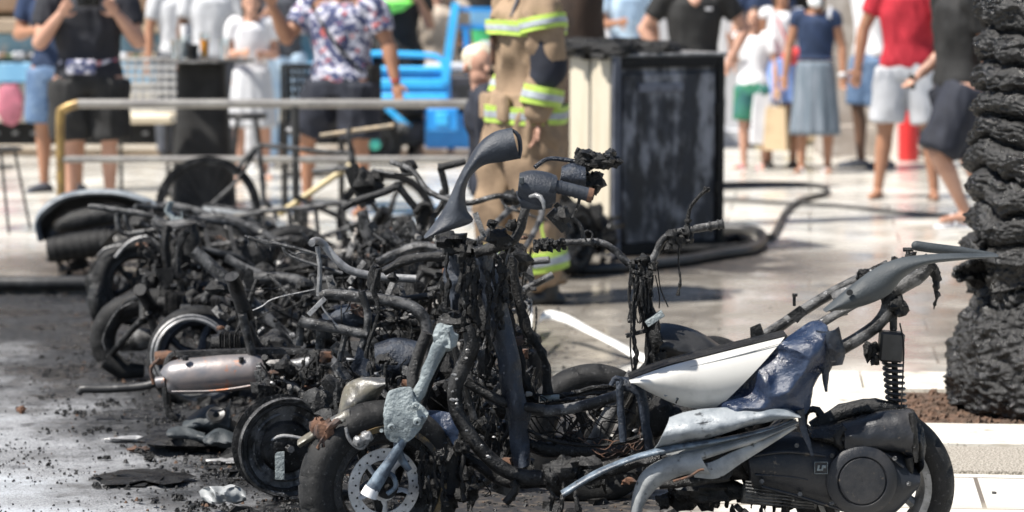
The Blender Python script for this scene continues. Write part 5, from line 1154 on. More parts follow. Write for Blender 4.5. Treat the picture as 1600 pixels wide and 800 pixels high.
def person(label, px, Y, h=1.75, rz=0, skin='skin', hair='hair_dark', hairstyle='short', build=1.0, lean=(0, 0), head_turn=0, head_tilt=0,
           armL=((-.25, 0, -1), (-.05, -.25, -1)), armR=((.25, 0, -1), (.05, -.25, -1)), legL=((-.06, 0, -1), (0, .05, -1)), legR=((.06, 0, -1), (0, .05, -1)),
           top='cloth_white', sleeves=.55, hem=.50, bottom='denim', bkind='shorts', blen=.6, shoe='black_plastic', glasses=False, mask=False, fold=.006, zoff=0, vneck=False, female=False, footfwd=True):
    """built facing the camera (-Y front); px is where the body stands; legs and arms are given as directions"""
    root = thing('person', label, 'person', (P(px, 400, Y).x, Y, .02 + zoff), rz=R(rz))
    s = h / 1.75; bw = build * s; F = Vector
    hipz, shz = .92 * s, 1.43 * s
    lx, ly = lean
    pel = F((0, 0, hipz)); waist = F((lx * .35, ly * .35, 1.07 * s)); chest = F((lx * .8, ly * .8, 1.28 * s)); neck = F((lx, ly, 1.49 * s)); head = F((lx * 1.12, ly * 1.12 - .015, 1.625 * s))
    shw = (.165 if female else .19) * bw; hw = .095 * bw
    shL, shR = F((lx * .95 - shw, ly * .95, shz)), F((lx * .95 + shw, ly * .95, shz))
    UA, FA, TH, SH = .285 * s, .255 * s, .43 * s, .41 * s
    eL = shL + nrm(armL[0], UA); wL = eL + nrm(armL[1], FA); eR = shR + nrm(armR[0], UA); wR = eR + nrm(armR[1], FA)
    hL, hR = pel + F((-hw, 0, -.02)), pel + F((hw, 0, -.02))
    kL = hL + nrm(legL[0], TH); aL = kL + nrm(legL[1], SH); kR = hR + nrm(legR[0], TH); aR = hR + nrm(legR[0], TH) + nrm(legR[1], SH)
    X = (1, 0, 0)
    def torso(mb, g=0, z0=None):
        t = .9 if female else 1
        pts = [(pel + F((0, 0, -.06)), .15 * bw + g), (pel + F((0, 0, .04)), (.165 if female else .16) * bw + g), (waist, .135 * bw * t + g), (chest, .168 * bw * t + g), (chest.lerp(neck, .55), .165 * bw * t + g), (neck + F((0, 0, -.03)), .085 * bw + g)]
        if z0 is not None: pts = [(F((p.x, p.y, max(p.z, z0))), r) for p, r in pts if p.z > z0 - .12]
        mb.tube([p for p, _ in pts], [r for _, r in pts], n=28, k=16, flat=.66, side=X, rnd_cap=False)
    b = MB(); torso(b)
    b.tube([neck + F((0, .01, -.06)), head + F((0, .012, -.06))], [.062 * s, .054 * s], n=16, k=4, rnd_cap=True)
    Hr = Matrix.Rotation(R(head_turn), 3, 'Z') @ Matrix.Rotation(R(head_tilt), 3, 'X')
    b.blob(head + F((0, .012, .03 * s)), (.075 * s, .093 * s, .1 * s), 0, n=20, rot=Hr); b.blob(head + Hr @ F((0, -.022, -.045)) * s, (.055 * s, .065 * s, .07 * s), 0, n=16, rot=Hr)
    b.blob(head + Hr @ F((0, -.098, -.012)) * s, (.015 * s, .022 * s, .026 * s), 0, n=10, rot=Hr)
    for k in (-1, 1): b.blob(head + Hr @ F((k * .077, .012, -.005)) * s, (.012 * s, .02 * s, .032 * s), 0, n=10, rot=Hr)
    b.blob(head + Hr @ F((0, -.083, -.062)) * s, (.026 * s, .014 * s, .014 * s), 0, n=10, rot=Hr)
    for S_, E_, W_2, sg, up in ((shL, eL, wL, -1, armL), (shR, eR, wR, 1, armR)):
        b.tube([S_ + F((-sg * .05, 0, .0)), S_, S_.lerp(E_, .5), E_], [.07 * bw, .062 * bw, .05 * bw, .04 * s], n=16, k=10, rnd_cap=True)
        b.tube([E_, E_.lerp(W_2, .3), W_2], [.041 * s * build, .043 * s * build, .028 * s * build ** .5], n=16, k=8, rnd_cap=True)
        d = (W_2 - E_).normalized(); sd = d.cross(F((0, -1, .1))); sd = sd.normalized() if sd.length > .1 else F((1, 0, 0)); nn = d.cross(sd).normalized()
        pm = W_2 + d * .055 * s; b.tube([W_2, pm, W_2 + d * .085 * s], [.026 * s, .04 * s, .037 * s], n=14, k=5, flat=.5, side=sd, rnd_cap=True)
        for q, (o_, l_) in enumerate(((-.03, .062), (-.011, .075), (.011, .07), (.03, .055))):
            st = W_2 + d * .08 * s + sd * o_ * s; m1 = st + d * l_ * .5 * s; b.tube([st, m1, m1 + (d * .8 - nn * .5 * 1).normalized() * l_ * .5 * s], [.0105 * s, .0098 * s, .008 * s], n=8, k=5, rnd_cap=True)
        st = W_2 + d * .03 * s + sd * .028 * s * -sg; b.tube([st, st + (d * .6 - sd * sg * .8) * .04 * s, st + (d * 1 - sd * sg * .7) * .065 * s], [.014 * s, .012 * s, .009 * s], n=8, k=5, rnd_cap=True)
    for Hh, K, A_, sg in ((hL, kL, aL, -1), (hR, kR, aR, 1)):
        b.tube([Hh, Hh.lerp(K, .4), K], [.095 * bw, .083 * bw, .056 * s], n=18, k=10, rnd_cap=True)
        b.tube([K, K.lerp(A_, .3) + F((0, .012, 0)), A_.lerp(K, .25), A_], [.055 * s, .058 * s, .038 * s, .034 * s], n=18, k=10, rnd_cap=True)
        toe = A_ + F((sg * .03, -.17 * s, -.045 * s)); b.tube([A_ + F((0, .035, -.045 * s)), A_ + F((0, -.05, -.035 * s)), toe], [.036 * s, .038 * s, .026 * s], n=14, k=6, flat=.75, side=X, rnd_cap=True)
    put(remesh(b, .0085), 'body', skin, root)
    # hair and face
    mb = MB()
    if hairstyle == 'helmet':
        mb.lathe(head + F((0, .0, .045 * s)), F((0, .1, 1)), [(.001, .1), (.06, .092), (.1, .06), (.118, .01), (.122, -.03), (.15, -.045), (.15, -.05), (.112, -.045), (.001, -.03)], 30, closed=False)
    else:
        hb_ = head + F((0, .02, .045 * s)); mb.blob(hb_ + Hr @ F((0, .012, .006)), (.086 * s, .098 * s, .096 * s), .12, n=20)
        if hairstyle == 'long': mb.tube([head + F((0, .05, .06)), head + F((0, .085, -.05)), head + F((0, .09, -.2 * s))], [.09 * s, .088 * s, .05 * s], n=18, k=12, flat=.6, side=X, amp=.2, rnd_cap=True)
    put(remesh(mb, .011), 'helmet' if hairstyle == 'helmet' else 'hair', 'cream' if hairstyle == 'helmet' else hair, root)
    for k in (-1, 1):
        mb = MB(); mb.blob(head + Hr @ F((k * .032, -.079, .018)) * s, (.013 * s, .008 * s, .007 * s), 0, n=8); put(remesh(mb, .004, 0), 'eye', 'black_gap', root)
    mb = MB(); mb.blob(head + Hr @ F((0, -.097, -.062)) * s, (.022 * s, .006 * s, .006 * s), 0, n=8); put(remesh(mb, .004, 0), 'mouth', 'rust', root)
    if glasses:
        mb = MB()
        for k in (-1, 1): mb.blob(head + Hr @ F((k * .035, -.093, .018)) * s, (.03 * s, .01 * s, .022 * s), 0, n=12); mb.tube([head + Hr @ F((k * .065, -.085, .022)) * s, head + Hr @ F((k * .085, .01, .02)) * s], .004)
        put(remesh(mb, .005, 0), 'sunglasses', 'black_plastic', root)
    if mask:
        mb = MB(); mb.blob(head + Hr @ F((0, -.06, -.05)) * s, (.066 * s, .06 * s, .055 * s), 0, n=16); put(remesh(mb, .008), 'face_mask', 'mask_white', root)
    # clothes
    if top:
        mb = MB(); torso(mb, .022, h * hem)
        for S_, E_, sg in ((shL, eL, -1), (shR, eR, 1)):
            if sleeves > 0: mb.tube([S_ + F((-sg * .06, 0, 0)), S_, S_.lerp(E_, min(sleeves, 1))], [.078 * bw, .074 * bw, .064 * bw], n=18, k=8, rnd_cap=False)
            if sleeves > 1:
                W_2 = wL if sg < 0 else wR; mb.tube([S_.lerp(E_, .98), E_, E_.lerp(W_2, sleeves - 1)], [.063 * bw, .062 * bw, .055 * bw], n=18, k=8, rnd_cap=True)
        me = remesh(mb, .013); folds(me, fold, 11); put(me, 'jacket' if sleeves > 1 else 'shirt', top, root)
    if bkind in ('shorts', 'trousers'):
        mb = MB(); g = .02; mb.tube([pel + F((0, 0, -.09)), pel, pel + F((0, 0, .09 * s))], [.155 * bw + g, .163 * bw + g, .13 * bw + .004], n=26, k=6, flat=.68, side=X)
        for Hh, K, A_ in ((hL, kL, aL), (hR, kR, aR)):
            if bkind == 'shorts': mb.tube([Hh, Hh.lerp(K, blen * .6), Hh.lerp(K, blen)], [.1 * bw + g, .098 * bw + g, .095 * bw + g], n=20, k=8)
            else:
                mb.tube([Hh, Hh.lerp(K, .5), K], [.1 * bw + g, .09 * bw + g, .072 * bw + g], n=20, k=8, rnd_cap=True); mb.tube([K, K.lerp(A_, .93)], [.07 * bw + g, .062 * bw + g], n=20, k=8, rnd_cap=False)
        me = remesh(mb, .013); folds(me, fold, 10); put(me, bkind, bottom, root)
    elif bkind == 'skirt':
        mb = MB(); top_z, bot_z = 1.03 * s, (1.03 - blen) * s; a0, a1 = .165 * bw, .165 * bw + .085 * blen ** .8
        prof = [(a0 + (a1 - a0) * (i / 14) ** .7, top_z + (bot_z - top_z) * i / 14) for i in range(15)]; prof += [(r - .008, z) for r, z in prof[::-1]]
        mb.lathe((lx * .2, ly * .2, 0), (0, 0, 1), prof, 72, fn=lambda i, j, r, o: (r * (1 + (.05 * math.sin(i * 6.283 / 6) + .02 * math.sin(i * .9)) * (1 - abs(j - 14.5) / 15)), o))
        for k_ in range(len(mb.v)): mb.v[k_] = (mb.v[k_][0], mb.v[k_][1] * .78, mb.v[k_][2])
        mb2 = mb; me = bpy.data.meshes.new('skirt'); me.from_pydata(mb.v, [], mb.f); me.update(); put(me, 'skirt', bottom, root)
    for K, A_, sg in ((kL, aL, -1), (kR, aR, 1)):
        if not shoe: break
        mb = MB()
        if shoe.startswith('sandal'):
            mb.tube([A_ + F((0, .05, -.085 * s)), A_ + F((0, -.06, -.085 * s)), A_ + F((sg * .03, -.19 * s, -.085 * s))], [.036 * s, .042 * s, .04 * s], n=14, k=6, flat=.3, side=X, rnd_cap=True)
            mb.tube([A_ + F((-.04, -.09, -.075 * s)), A_ + F((0, -.1, -.015 * s)), A_ + F((.045, -.09, -.075 * s))], .012, n=8)
            put(remesh(mb, .009, 1), 'sandal', shoe.split(':')[1], root)
        else:
            mb.tube([A_ + F((0, .045, -.045 * s)), A_ + F((0, -.05, -.035 * s)), A_ + F((sg * .03, -.185 * s, -.05 * s))], [.05 * s, .05 * s, .038 * s], n=16, k=8, flat=.85, side=X, rnd_cap=True)
            if bkind == 'trousers' or shoe == 'boot': mb.tube([A_ + F((0, .0, -.02)), A_ + F((0, 0, .1))], [.055 * s, .055 * s], n=16, k=4)
            put(remesh(mb, .009, 2), 'boot' if shoe == 'boot' else 'shoe', 'black_plastic' if shoe == 'boot' else shoe, root)
    root['_j'] = 0; del root['_j']
    J = dict(shL=shL, shR=shR, eL=eL, eR=eR, wL=wL, wR=wR, pel=pel, waist=waist, chest=chest, neck=neck, head=head, kL=kL, kR=kR, aL=aL, aR=aR, hL=hL, hR=hR, s=s, bw=bw)
    return root, J
def local(mb, name, m, root, **k):
    """mesh whose coordinates are already local to root"""
    me = bpy.data.meshes.new(name); me.from_pydata(mb.v, [], mb.f); me.materials.append(M[m]); me.update()
    me.polygons.foreach_set('use_smooth', [True] * len(me.polygons)); me.set_sharp_from_angle(angle=R(45))
    o = bpy.data.objects.new(name, me); C.objects.link(o); o.parent = root; return o
def held(mb, name, m, root, label, cat_):
    """a thing in or at somebody's hand: built in the person's frame, placed in the world as its own object"""
    Mx = Matrix.Translation(root.location) @ Matrix.Rotation(root.rotation_euler.z, 4, 'Z')
    cen = sum((Vector(v) for v in mb.v), Vector((0, 0, 0))) / len(mb.v); mb.v = [tuple(Vector(v) - cen) for v in mb.v]
    o = local(mb, name, m, None); o.location = Mx @ cen; o.rotation_euler = (0, 0, root.rotation_euler.z); return tag(o, label, cat_)

# firefighter
FFr, J = person('firefighter in tan turnout suit with yellow and silver reflective bands standing beside the cabinet', 822, 14.25, 1.82, rz=-72, top='turnout', sleeves=1.86, hem=.42, bottom='turnout', bkind='trousers', build=1.2, shoe='boot', fold=.023, hairstyle='helmet',
    armL=((.02, .12, -1), (.1, -.42, -1)), armR=((.10, .1, -1), (-.1, -.2, -1)), legL=((-.02, -.26, -1), (0, .12, -1)), legR=((.04, -.0, -1), (.02, .16, -1)), lean=(0, -.0), head_tilt=12)
def band(root, name, m, a, b, r, flat=.66, grow=.036, n=40, side=(1, 0, 0), fd=.0):
    mb = MB(); a, b = Vector(a), Vector(b); mb.tube([a, b], [r + grow] * 2, n=n, k=3, flat=flat, side=side, cap=True)
    if fd:
        for i, v in enumerate(mb.v): q = Vector(v) * 11; c_ = (a + b) / 2; d = Vector(v) - c_; d.z = 0; mb.v[i] = tuple(Vector(v) + d.normalized() * fd * noise.noise(q) + V(0, 0, .012 * noise.noise(V(v[0] * 6, v[1] * 6, 0))))
    return local(mb, name, m, root)
bw = J['bw']; s = J['s']
def tri(root, c0, dvec, r, hh, flat, side=(1, 0, 0), grow=.03, fd=.012):
    d = Vector(dvec).normalized(); c0 = Vector(c0)
    o1 = band(root, 'hivis_band', 'hivis', c0 - d * hh, c0 + d * hh, r, flat, grow, side=side, fd=fd); band(root, 'silver_stripe', 'reflective', c0 - d * hh * .36, c0 + d * hh * .36, r, flat, grow + .004, side=side, fd=fd)
tri(FFr, (0, -.0, .95), (0, 0, 1), .168 * bw, .042, .74, grow=.068)
mb = MB(); mb.tube([(0, 0, .74), (0, 0, .9), (0, 0, 1.05)], [.16 * bw + .055, .165 * bw + .045, .15 * bw + .03], n=32, k=8, flat=.74, side=(1, 0, 0)); me_ = remesh(mb, .013); folds(me_, .02, 11); put(me_, 'jacket_skirt', 'turnout', FFr)
tri(FFr, J['chest'] + V(0, 0, .05), (0, 0, 1), .178 * bw, .035, .72, grow=.048)
for S_, E_, W_2 in ((J['shL'], J['eL'], J['wL']), (J['shR'], J['eR'], J['wR'])):
    tri(FFr, S_.lerp(E_, .28), E_ - S_, .07 * bw, .035, 1, (0, 1, .2), .032); tri(FFr, E_.lerp(W_2, .55), W_2 - E_, .058 * bw, .045, 1, (0, 1, .2), .03)
    mb = MB(); mb.tube([S_.lerp(E_, .62), E_, E_.lerp(W_2, .3)], [.062 * bw + .01, .066 * bw + .012, .06 * bw + .01], n=18, k=8, rnd_cap=True); local(mb, 'elbow_patch', 'navy_cloth', FFr)
    mb = MB(); d = (W_2 - E_).normalized(); mb.tube([W_2 - d * .03, W_2 + d * .012], [.062, .058], n=18, k=2); local(mb, 'cuff', 'black_cloth', FFr)
for K, A_ in ((J['kL'], J['aL']), (J['kR'], J['aR'])): tri(FFr, K.lerp(A_, .62), A_ - K, .066 * bw, .05, 1, (0, 1, .2), .042)
mb = MB(); K, A_ = J['kR'], J['aR']; Hh = J['hR']; mb.tube([Hh + V(.115, 0, -.2), K + V(.105, 0, .05), K.lerp(A_, .45) + V(.1, 0, 0)], .022, n=8, k=14, flat=.4, side=(0, 1, 0)); local(mb, 'hivis_side_stripe', 'hivis', FFr)
mb = MB(); mb.tube([J['neck'] + V(0, .0, -.06), J['neck'] + V(0, -.005, .06)], [.1, .092], n=20, k=3); local(mb, 'collar', 'turnout', FFr)
mb = MB(); mb.bar(J['chest'] + V(-.02, -.17, -.14), J['chest'] + V(-.02, -.165, .1), .04, .02, (0, -1, 0)); local(mb, 'front_flap', 'rust', FFr)
mb = MB(); mb.bar(J['neck'] + V(.1, -.07, -.01), J['neck'] + V(.14, -.13, -.12), .035, .012, (0, -1, 0)); local(mb, 'shoulder_strap', 'cloth_darkgrey', FFr)
for k in (-1, 1): mb = MB(); mb.box(V(k * .12, -.165, .98), (.15, .05, .14), bev=.015); local(mb, 'pocket', 'turnout', FFr)
# colleague in navy beside him
nb, J = person('person in dark navy jacket and pale round cap crouching behind the firefighter', 812, 15.6, 1.62, rz=-88, top='navy_cloth', sleeves=1.9, hem=.46, bottom='navy_cloth', bkind='trousers', hair='cream', shoe='boot', fold=.014, build=1.1, head_turn=130, lean=(0, -.2),
    armL=((0, -.05, -1), (0, -.1, -1)), armR=((0, .05, -1), (0, -.2, -1)), legL=((0, -.3, -1), (0, 1.1, -1)), legR=((.05, .1, -1), (0, .8, -1)), zoff=-.37)

# onlookers on the left
p1, J = person('person in black shirt and black shorts holding up a phone behind the railing end', 143, 19.6, 1.76, rz=8, top='cloth_black', sleeves=.6, hem=.50, bottom='black_cloth', bkind='shorts', blen=.92, build=1.3, fold=.012,
    armL=((-.3, -.25, -1), (.75, -.6, 1.0)), armR=((.35, -.25, -1), (-.75, -.6, 1.0)), legL=((-.02, 0, -1), (0, 0, -1)), legR=((.02, 0, -1), (0, 0, -1)))
mb = MB(); mb.box((J['wL'] + J['wR']) / 2 + V(0, -.06, .1), (.16, .012, .08), bev=.004); held(mb, 'phone', 'phone', p1, 'dark phone held sideways by the person in black shirt', 'phone')
mb = MB(); mb.tube([J['pel'] + V(-.19, -.05, .1), J['pel'] + V(0, -.15, .09), J['pel'] + V(.19, -.05, .12)], .02, n=8, flat=1.4); mb.box(J['pel'] + V(-.05, -.165, .08), (.2, .05, .1), bev=.015); held(mb, 'belt_bag', 'floral', p1, 'small patterned waist bag worn by the person in black shirt', 'bag')
person('person in navy polo shirt standing behind the black shirted phone holder', 96, 21.4, 1.78, rz=-15, top='cloth_navy', sleeves=.6, hem=.5, bottom='denim', bkind='shorts', blen=.9, build=1.15, shoe='cloth_darkgrey', skin='skin_tan', armL=((-.35, 0, -1), (.7, -.6, .12)), armR=((.2, 0, -1), (-.2, -.6, .1)))
fl, J = person('person in floral print shirt and dark shorts beside the blue cargo bike, one arm hanging', 536, 19.5, 1.72, rz=-22, top='floral', sleeves=.6, hem=.50, bottom='navy_cloth', bkind='shorts', blen=.85, build=1.28, shoe='sandal:denim', skin='skin_tan', fold=.014,
    armR=((.42, .05, -1), (.25, -.1, -1)), armL=((-.3, -.5, -.62), (-.2, -.6, 1)), legL=((-.35, -.05, -1), (-.05, .1, -1)), legR=((.05, 0, -1), (0, 0, -1)), lean=(.0, 0))
mb = MB(); mb.tube([J['shL'] + V(.06, -.1, .02), J['chest'] + V(0, -.17, -.05), J['waist'] + V(.17, -.1, -.05), J['pel'] + V(.2, .02, .05)], .012, n=6); mb.box(J['pel'] + V(.22, .03, .0), (.07, .16, .24), bev=.02); held(mb, 'shoulder_bag', 'black_cloth', fl, 'black cross body bag on the hip of the person in floral shirt', 'bag')
mb = MB(); mb.lathe(J['wR'] - V(0, 0, -.01), J['wR'] - J['eR'], [(.03, -.006), (.034, -.006), (.034, .006), (.03, .006)], 20); held(mb, 'bracelet', 'cloth_red', fl, 'red bracelet on the hanging wrist of the person in floral shirt', 'bracelet')
person('child in pale grey dress standing between the bar table and the crate stand', 396, 22.8, 1.5, rz=10, top='cloth_white', sleeves=.5, hem=.55, bottom='cloth_lightgrey', bkind='skirt', blen=.55, shoe='sandal:cloth_white', hair='hair_brown', female=True, armL=((-.2, 0, -1), (.4, -.8, .1)), armR=((.2, 0, -1), (-.5, -.8, .05)), hairstyle='long')
person('person in grey shirt and pale jeans behind the child in pale dress', 443, 24.2, 1.74, rz=10, top='cloth_darkgrey', sleeves=.6, hem=.53, bottom='denim_pale', bkind='trousers', shoe='cloth_white', armL=((-.25, -.1, -1), (.35, -.75, .5)), armR=((.25, -.1, -1), (-.4, -.75, .5)))
person('person in white shirt behind the bar table with both arms down', 335, 24.0, 1.76, rz=5, skin='skin_dark', top='cloth_lightgrey', sleeves=.6, hem=.52, bottom='cloth_darkgrey', bkind='trousers', shoe='black_plastic', armL=((-.25, 0, -1), (.1, -.3, -1)), armR=((.3, 0, -1), (0, -.3, -1)))
person('person in bright white top between the bar table and the child', 372, 24.9, 1.72, rz=0, top='cloth_white', sleeves=.6, hem=.5, bottom='cloth_white', bkind='trousers', shoe='cloth_white', female=True, hairstyle='long')
person('person in pale shirt far left behind the bar table glasses holding a drink', 283, 24.8, 1.72, rz=15, top='cloth_lightgrey', sleeves=.6, hem=.5, bottom='cloth_darkgrey', bkind='trousers', armR=((.2, -.2, -1), (.2, -.8, .6)), skin='skin_tan')
hv, J = person('person in black clothes carrying a neon green vest behind the blue cargo bike', 622, 25.6, 1.78, rz=-10, top='black_cloth', sleeves=.6, hem=.5, bottom='black_cloth', bkind='trousers', skin='skin_tan', build=1.15, armL=((-.35, -.1, -1), (-.1, -.5, 1)), armR=((.3, -.1, -1), (-.2, -.7, .8)))
mb = MB(); mb.blob(J['chest'] + V(0, -.2, .06), (.17, .07, .07), .3, n=18); held(mb, 'vest', 'hivis_green', hv, 'neon green vest bundled against a chest behind the blue cargo bike', 'vest')
person('person in beige shirt sitting on the far side of the blue cargo bike', 680, 26.2, 1.74, rz=200, top='beige_cloth', sleeves=.6, hem=.5, bottom='beige_cloth', bkind='shorts', skin='skin', build=1.3, zoff=-.12, armL=((-.5, .1, -1), (.5, -.5, -.2)), armR=((.6, .2, -1), (-.4, -.5, -.1)), fold=.012)
person('person in white shirt in the far group left of the pale pillar, hands low', 950, 27.0, 1.76, rz=0, top='cloth_white', sleeves=.6, hem=.5, bottom='cloth_darkgrey', bkind='trousers', skin='skin_tan')
person('person in pale blue shirt in the far group just left of the pale pillar', 978, 26.4, 1.76, rz=10, top='denim_pale', sleeves=.6, hem=.5, bottom='black_cloth', bkind='trousers', skin='skin_tan', armL=((-.2, -.1, -1), (.4, -.8, .1)))
person('person in dark clothes in the shop doorway behind the boy', 1192, 27.0, 1.8, rz=0, top='cloth_navy', sleeves=.6, hem=.5, bottom='black_cloth', bkind='trousers')
bt, J = person('person in black v neck shirt with hands on hips behind the burnt cabinet', 1082, 21.6, 1.78, rz=0, top='black_cloth', sleeves=.6, hem=.5, bottom='black_cloth', bkind='trousers', build=1.12, armL=((-.7, .1, -1), (.55, -.25, -.9)), armR=((.75, .1, -1), (-.45, -.3, -.9)))
mb = MB(); mb.box(J['chest'] + V(.1, -.128, .07), (.06, .006, .02), bev=.002); local(mb, 'shirt_print', 'cloth_white', bt)
mb = MB(); mb.tube([J['neck'] + V(-.06, -.06, -.02), J['neck'] + V(0, -.12, -.1), J['neck'] + V(.06, -.06, -.02)], [.02, .035, .02], n=10, k=10); local(mb, 'neckline', 'skin', bt)
# right hand group
by, J = person('boy in white shirt and green shorts raising a hand to his face', 1176, 24.0, 1.34, rz=-25, top='cloth_white', sleeves=.6, hem=.42, bottom='teal_cloth', bkind='shorts', blen=.85, shoe='sandal:pink', hair='hair_brown', armL=((-.1, -.25, -1), (.05, -.6, 1)), armR=((.2, 0, -1), (.1, -.2, -1)), head_tilt=10)
def bag(root, c_, w_, h_, d_, m, label, name='shopping_bag'):
    mb = MB(); c_ = Vector(c_); x, y = w_ / 2, d_ / 2
    mb.v += [tuple(c_ + V(a * x * t, b * y * t, z)) for z, t in ((0, 1.05), (h_, .85)) for a, b in ((-1, -1), (1, -1), (1, 1), (-1, 1))]
    mb.f += [(3, 2, 1, 0), (0, 1, 5, 4), (1, 2, 6, 5), (2, 3, 7, 6), (3, 0, 4, 7), (4, 5, 6, 7)]; mb.m += [0] * 6
    for b in (-1, 1): mb.tube([c_ + V(-x * .5, b * y * .8, h_), c_ + V(0, 0, h_ + .14), c_ + V(x * .5, b * y * .8, h_)], .005, n=6)
    return held(mb, name, m, root, label, 'bag')
bag(by, J['wR'] + V(.02, -.02, -.53), .2, .36, .1, 'paper_bag', 'beige cloth bag hanging low from the boy\'s hand')
g1, J = person('person in white sleeveless top and short blue skirt carrying bags beside the boy', 1219, 24.0, 1.58, rz=5, top='cloth_white', sleeves=.12, hem=.57, bottom='skirt_blue', bkind='skirt', blen=.42, shoe='black_plastic', hair='hair_brown', hairstyle='long', glasses=True, female=True, build=.95, skin='skin_tan', armL=((-.2, 0, -1), (-.02, -.15, -1)), armR=((.2, 0, -1), (.1, -.2, -1)))
bag(g1, J['wL'] + V(.04, -.04, -.60), .22, .42, .1, 'cloth_white', 'white shopping bag held low beside the beige cloth bag')
bag(g1, J['wR'] + V(-.02, -.04, -.58), .14, .44, .1, 'paper_bag', 'tall brown paper bag held between the blue skirt and the grey skirt')
mb = MB(); mb.tube([J['shL'] + V(.06, -.08, .03), J['chest'] + V(0, -.13, -.05), J['waist'] + V(.1, -.12, -.05)], .006, n=6); mb.blob(J['pel'] + V(.07, -.19, .12), (.11, .05, .075), .1, n=16); held(mb, 'purse', 'purse_red', g1, 'small red cross body purse at the waist of the person in blue skirt', 'purse')
g2, J = person('person in white face mask, navy top and long grey skirt carrying a white strap bag', 1271, 23.5, 1.56, rz=-12, top='cloth_navy', sleeves=.3, hem=.6, bottom='cloth_greyskirt', bkind='skirt', blen=.68, shoe='sandal:cloth_white', hair='hair_dark', hairstyle='long', glasses=True, mask=True, female=True, skin='skin_tan', armL=((-.3, 0, -1), (-.1, -.2, -1)), armR=((.3, .05, -1), (.05, -.2, -1)))
mb = MB(); mb.lathe(J['wR'], J['wR'] - J['eR'], [(.03, -.012), (.038, -.012), (.038, .012), (.03, .012)], 20); mb.blob(J['wR'] + V(.0, -.038, 0), (.022, .01, .022), 0, n=10); held(mb, 'wristwatch', 'cloth_white', g2, 'white wristwatch on the person in long grey skirt', 'watch')
mb = MB(); mb.tube([J['shR'] + V(-.03, -.09, .0), J['shR'] + V(-.02, -.02, .08), J['shR'] + V(-.02, .1, -.02)], [.022, .024, .02], n=8, flat=.4); local(mb, 'shoulder_strap', 'cloth_white', g2)
person('person in white shirt and denim shorts walking behind the red shirt man', 1356, 24.0, 1.8, rz=-60, top='cloth_white', sleeves=.6, hem=.5, bottom='denim', bkind='shorts', blen=.9, shoe='cloth_darkgrey', skin='skin_dark', build=.95, armL=((-.1, .3, -1), (-.1, .1, -1)), armR=((.1, .45, -1), (0, .1, -1)), legL=((0, -.12, -1), (0, .1, -1)), legR=((0, .1, -1), (0, .15, -1)))
person('person in red shirt and light grey shorts, feet apart in flip flops', 1414, 20.75, 1.84, rz=-14, top='cloth_red', sleeves=.55, hem=.515, bottom='cloth_lightgrey', bkind='shorts', blen=.86, shoe='sandal:rust', skin='skin_tan', build=1.05, armL=((-.42, 0, -1), (-.12, -.1, -1)), armR=((.25, -.35, -1), (-.25, -.5, 1)), legL=((-.11, 0, -1), (-.12, .02, -1)), legR=((.13, 0, -1), (.1, 0, -1)), fold=.01)
wk, J = person('person in black shirt and dark shorts walking towards the left beside the burnt palm', 1494, 17.8, 1.80, rz=-72, top='black_cloth', sleeves=.62, hem=.52, bottom='navy_cloth', bkind='shorts', blen=.98, shoe='sandal:cloth_white', skin='skin', build=1.15, armL=((.1, .12, -1), (.0, -.75, -.62)), armR=((.05, .3, -1), (0, .1, -1)), legL=((0, .28, -1), (0, .5, -1)), legR=((0, -.5, -1), (0, .55, -1)), fold=.012)
mb = MB(); mb.box(J['wL'] + V(0, -.06, -.05), (.07, .02, .1), bev=.01); held(mb, 'phone', 'phone', wk, 'black phone held low in the hand of the walking person in black', 'phone')

# ---------------- railing ----------------
YR = 18.7
rl = thing('railing', 'low steel railing with bronze coloured curved end in front of the onlookers', 'railing', (P(300, 400, YR).x, YR, 0))
z1, z2 = P(0, 162, YR).z, P(0, 249, YR).z; xa, xb = P(91, 0, YR).x, P(460, 0, YR).x; r1 = .03
mb = MB(); mb.tube([V(xa, YR, .0), V(xa, YR, z1 - .12), V(xa + .03, YR, z1 - .035), V(xa + .12, YR, z1)], r1, n=16, k=40); mb.build('curved_post', 'rail_brass', rl)
mb = MB(); mb.tube([V(xa + .12, YR, z1), V(.33, YR + .0, z1)], r1, n=16, k=1); mb.build('top_rail', 'rail_steel', rl)
mb = MB(); mb.tube([V(xa + .0, YR, z2), V(.33, YR + .0, z2)], .024, n=14, k=1); mb.build('lower_rail', 'rail_steel', rl)
for x in (xb, .33): mb = MB(); mb.tube([V(x, YR, 0), V(x, YR, z1)], .027, n=14, k=1); mb.lathe((x, YR, .02), (0, 0, 1), [(.02, 0), (.06, 0), (.06, .012), (.03, .02)], 20, closed=False); mb.build('post', 'dark_metal', rl)

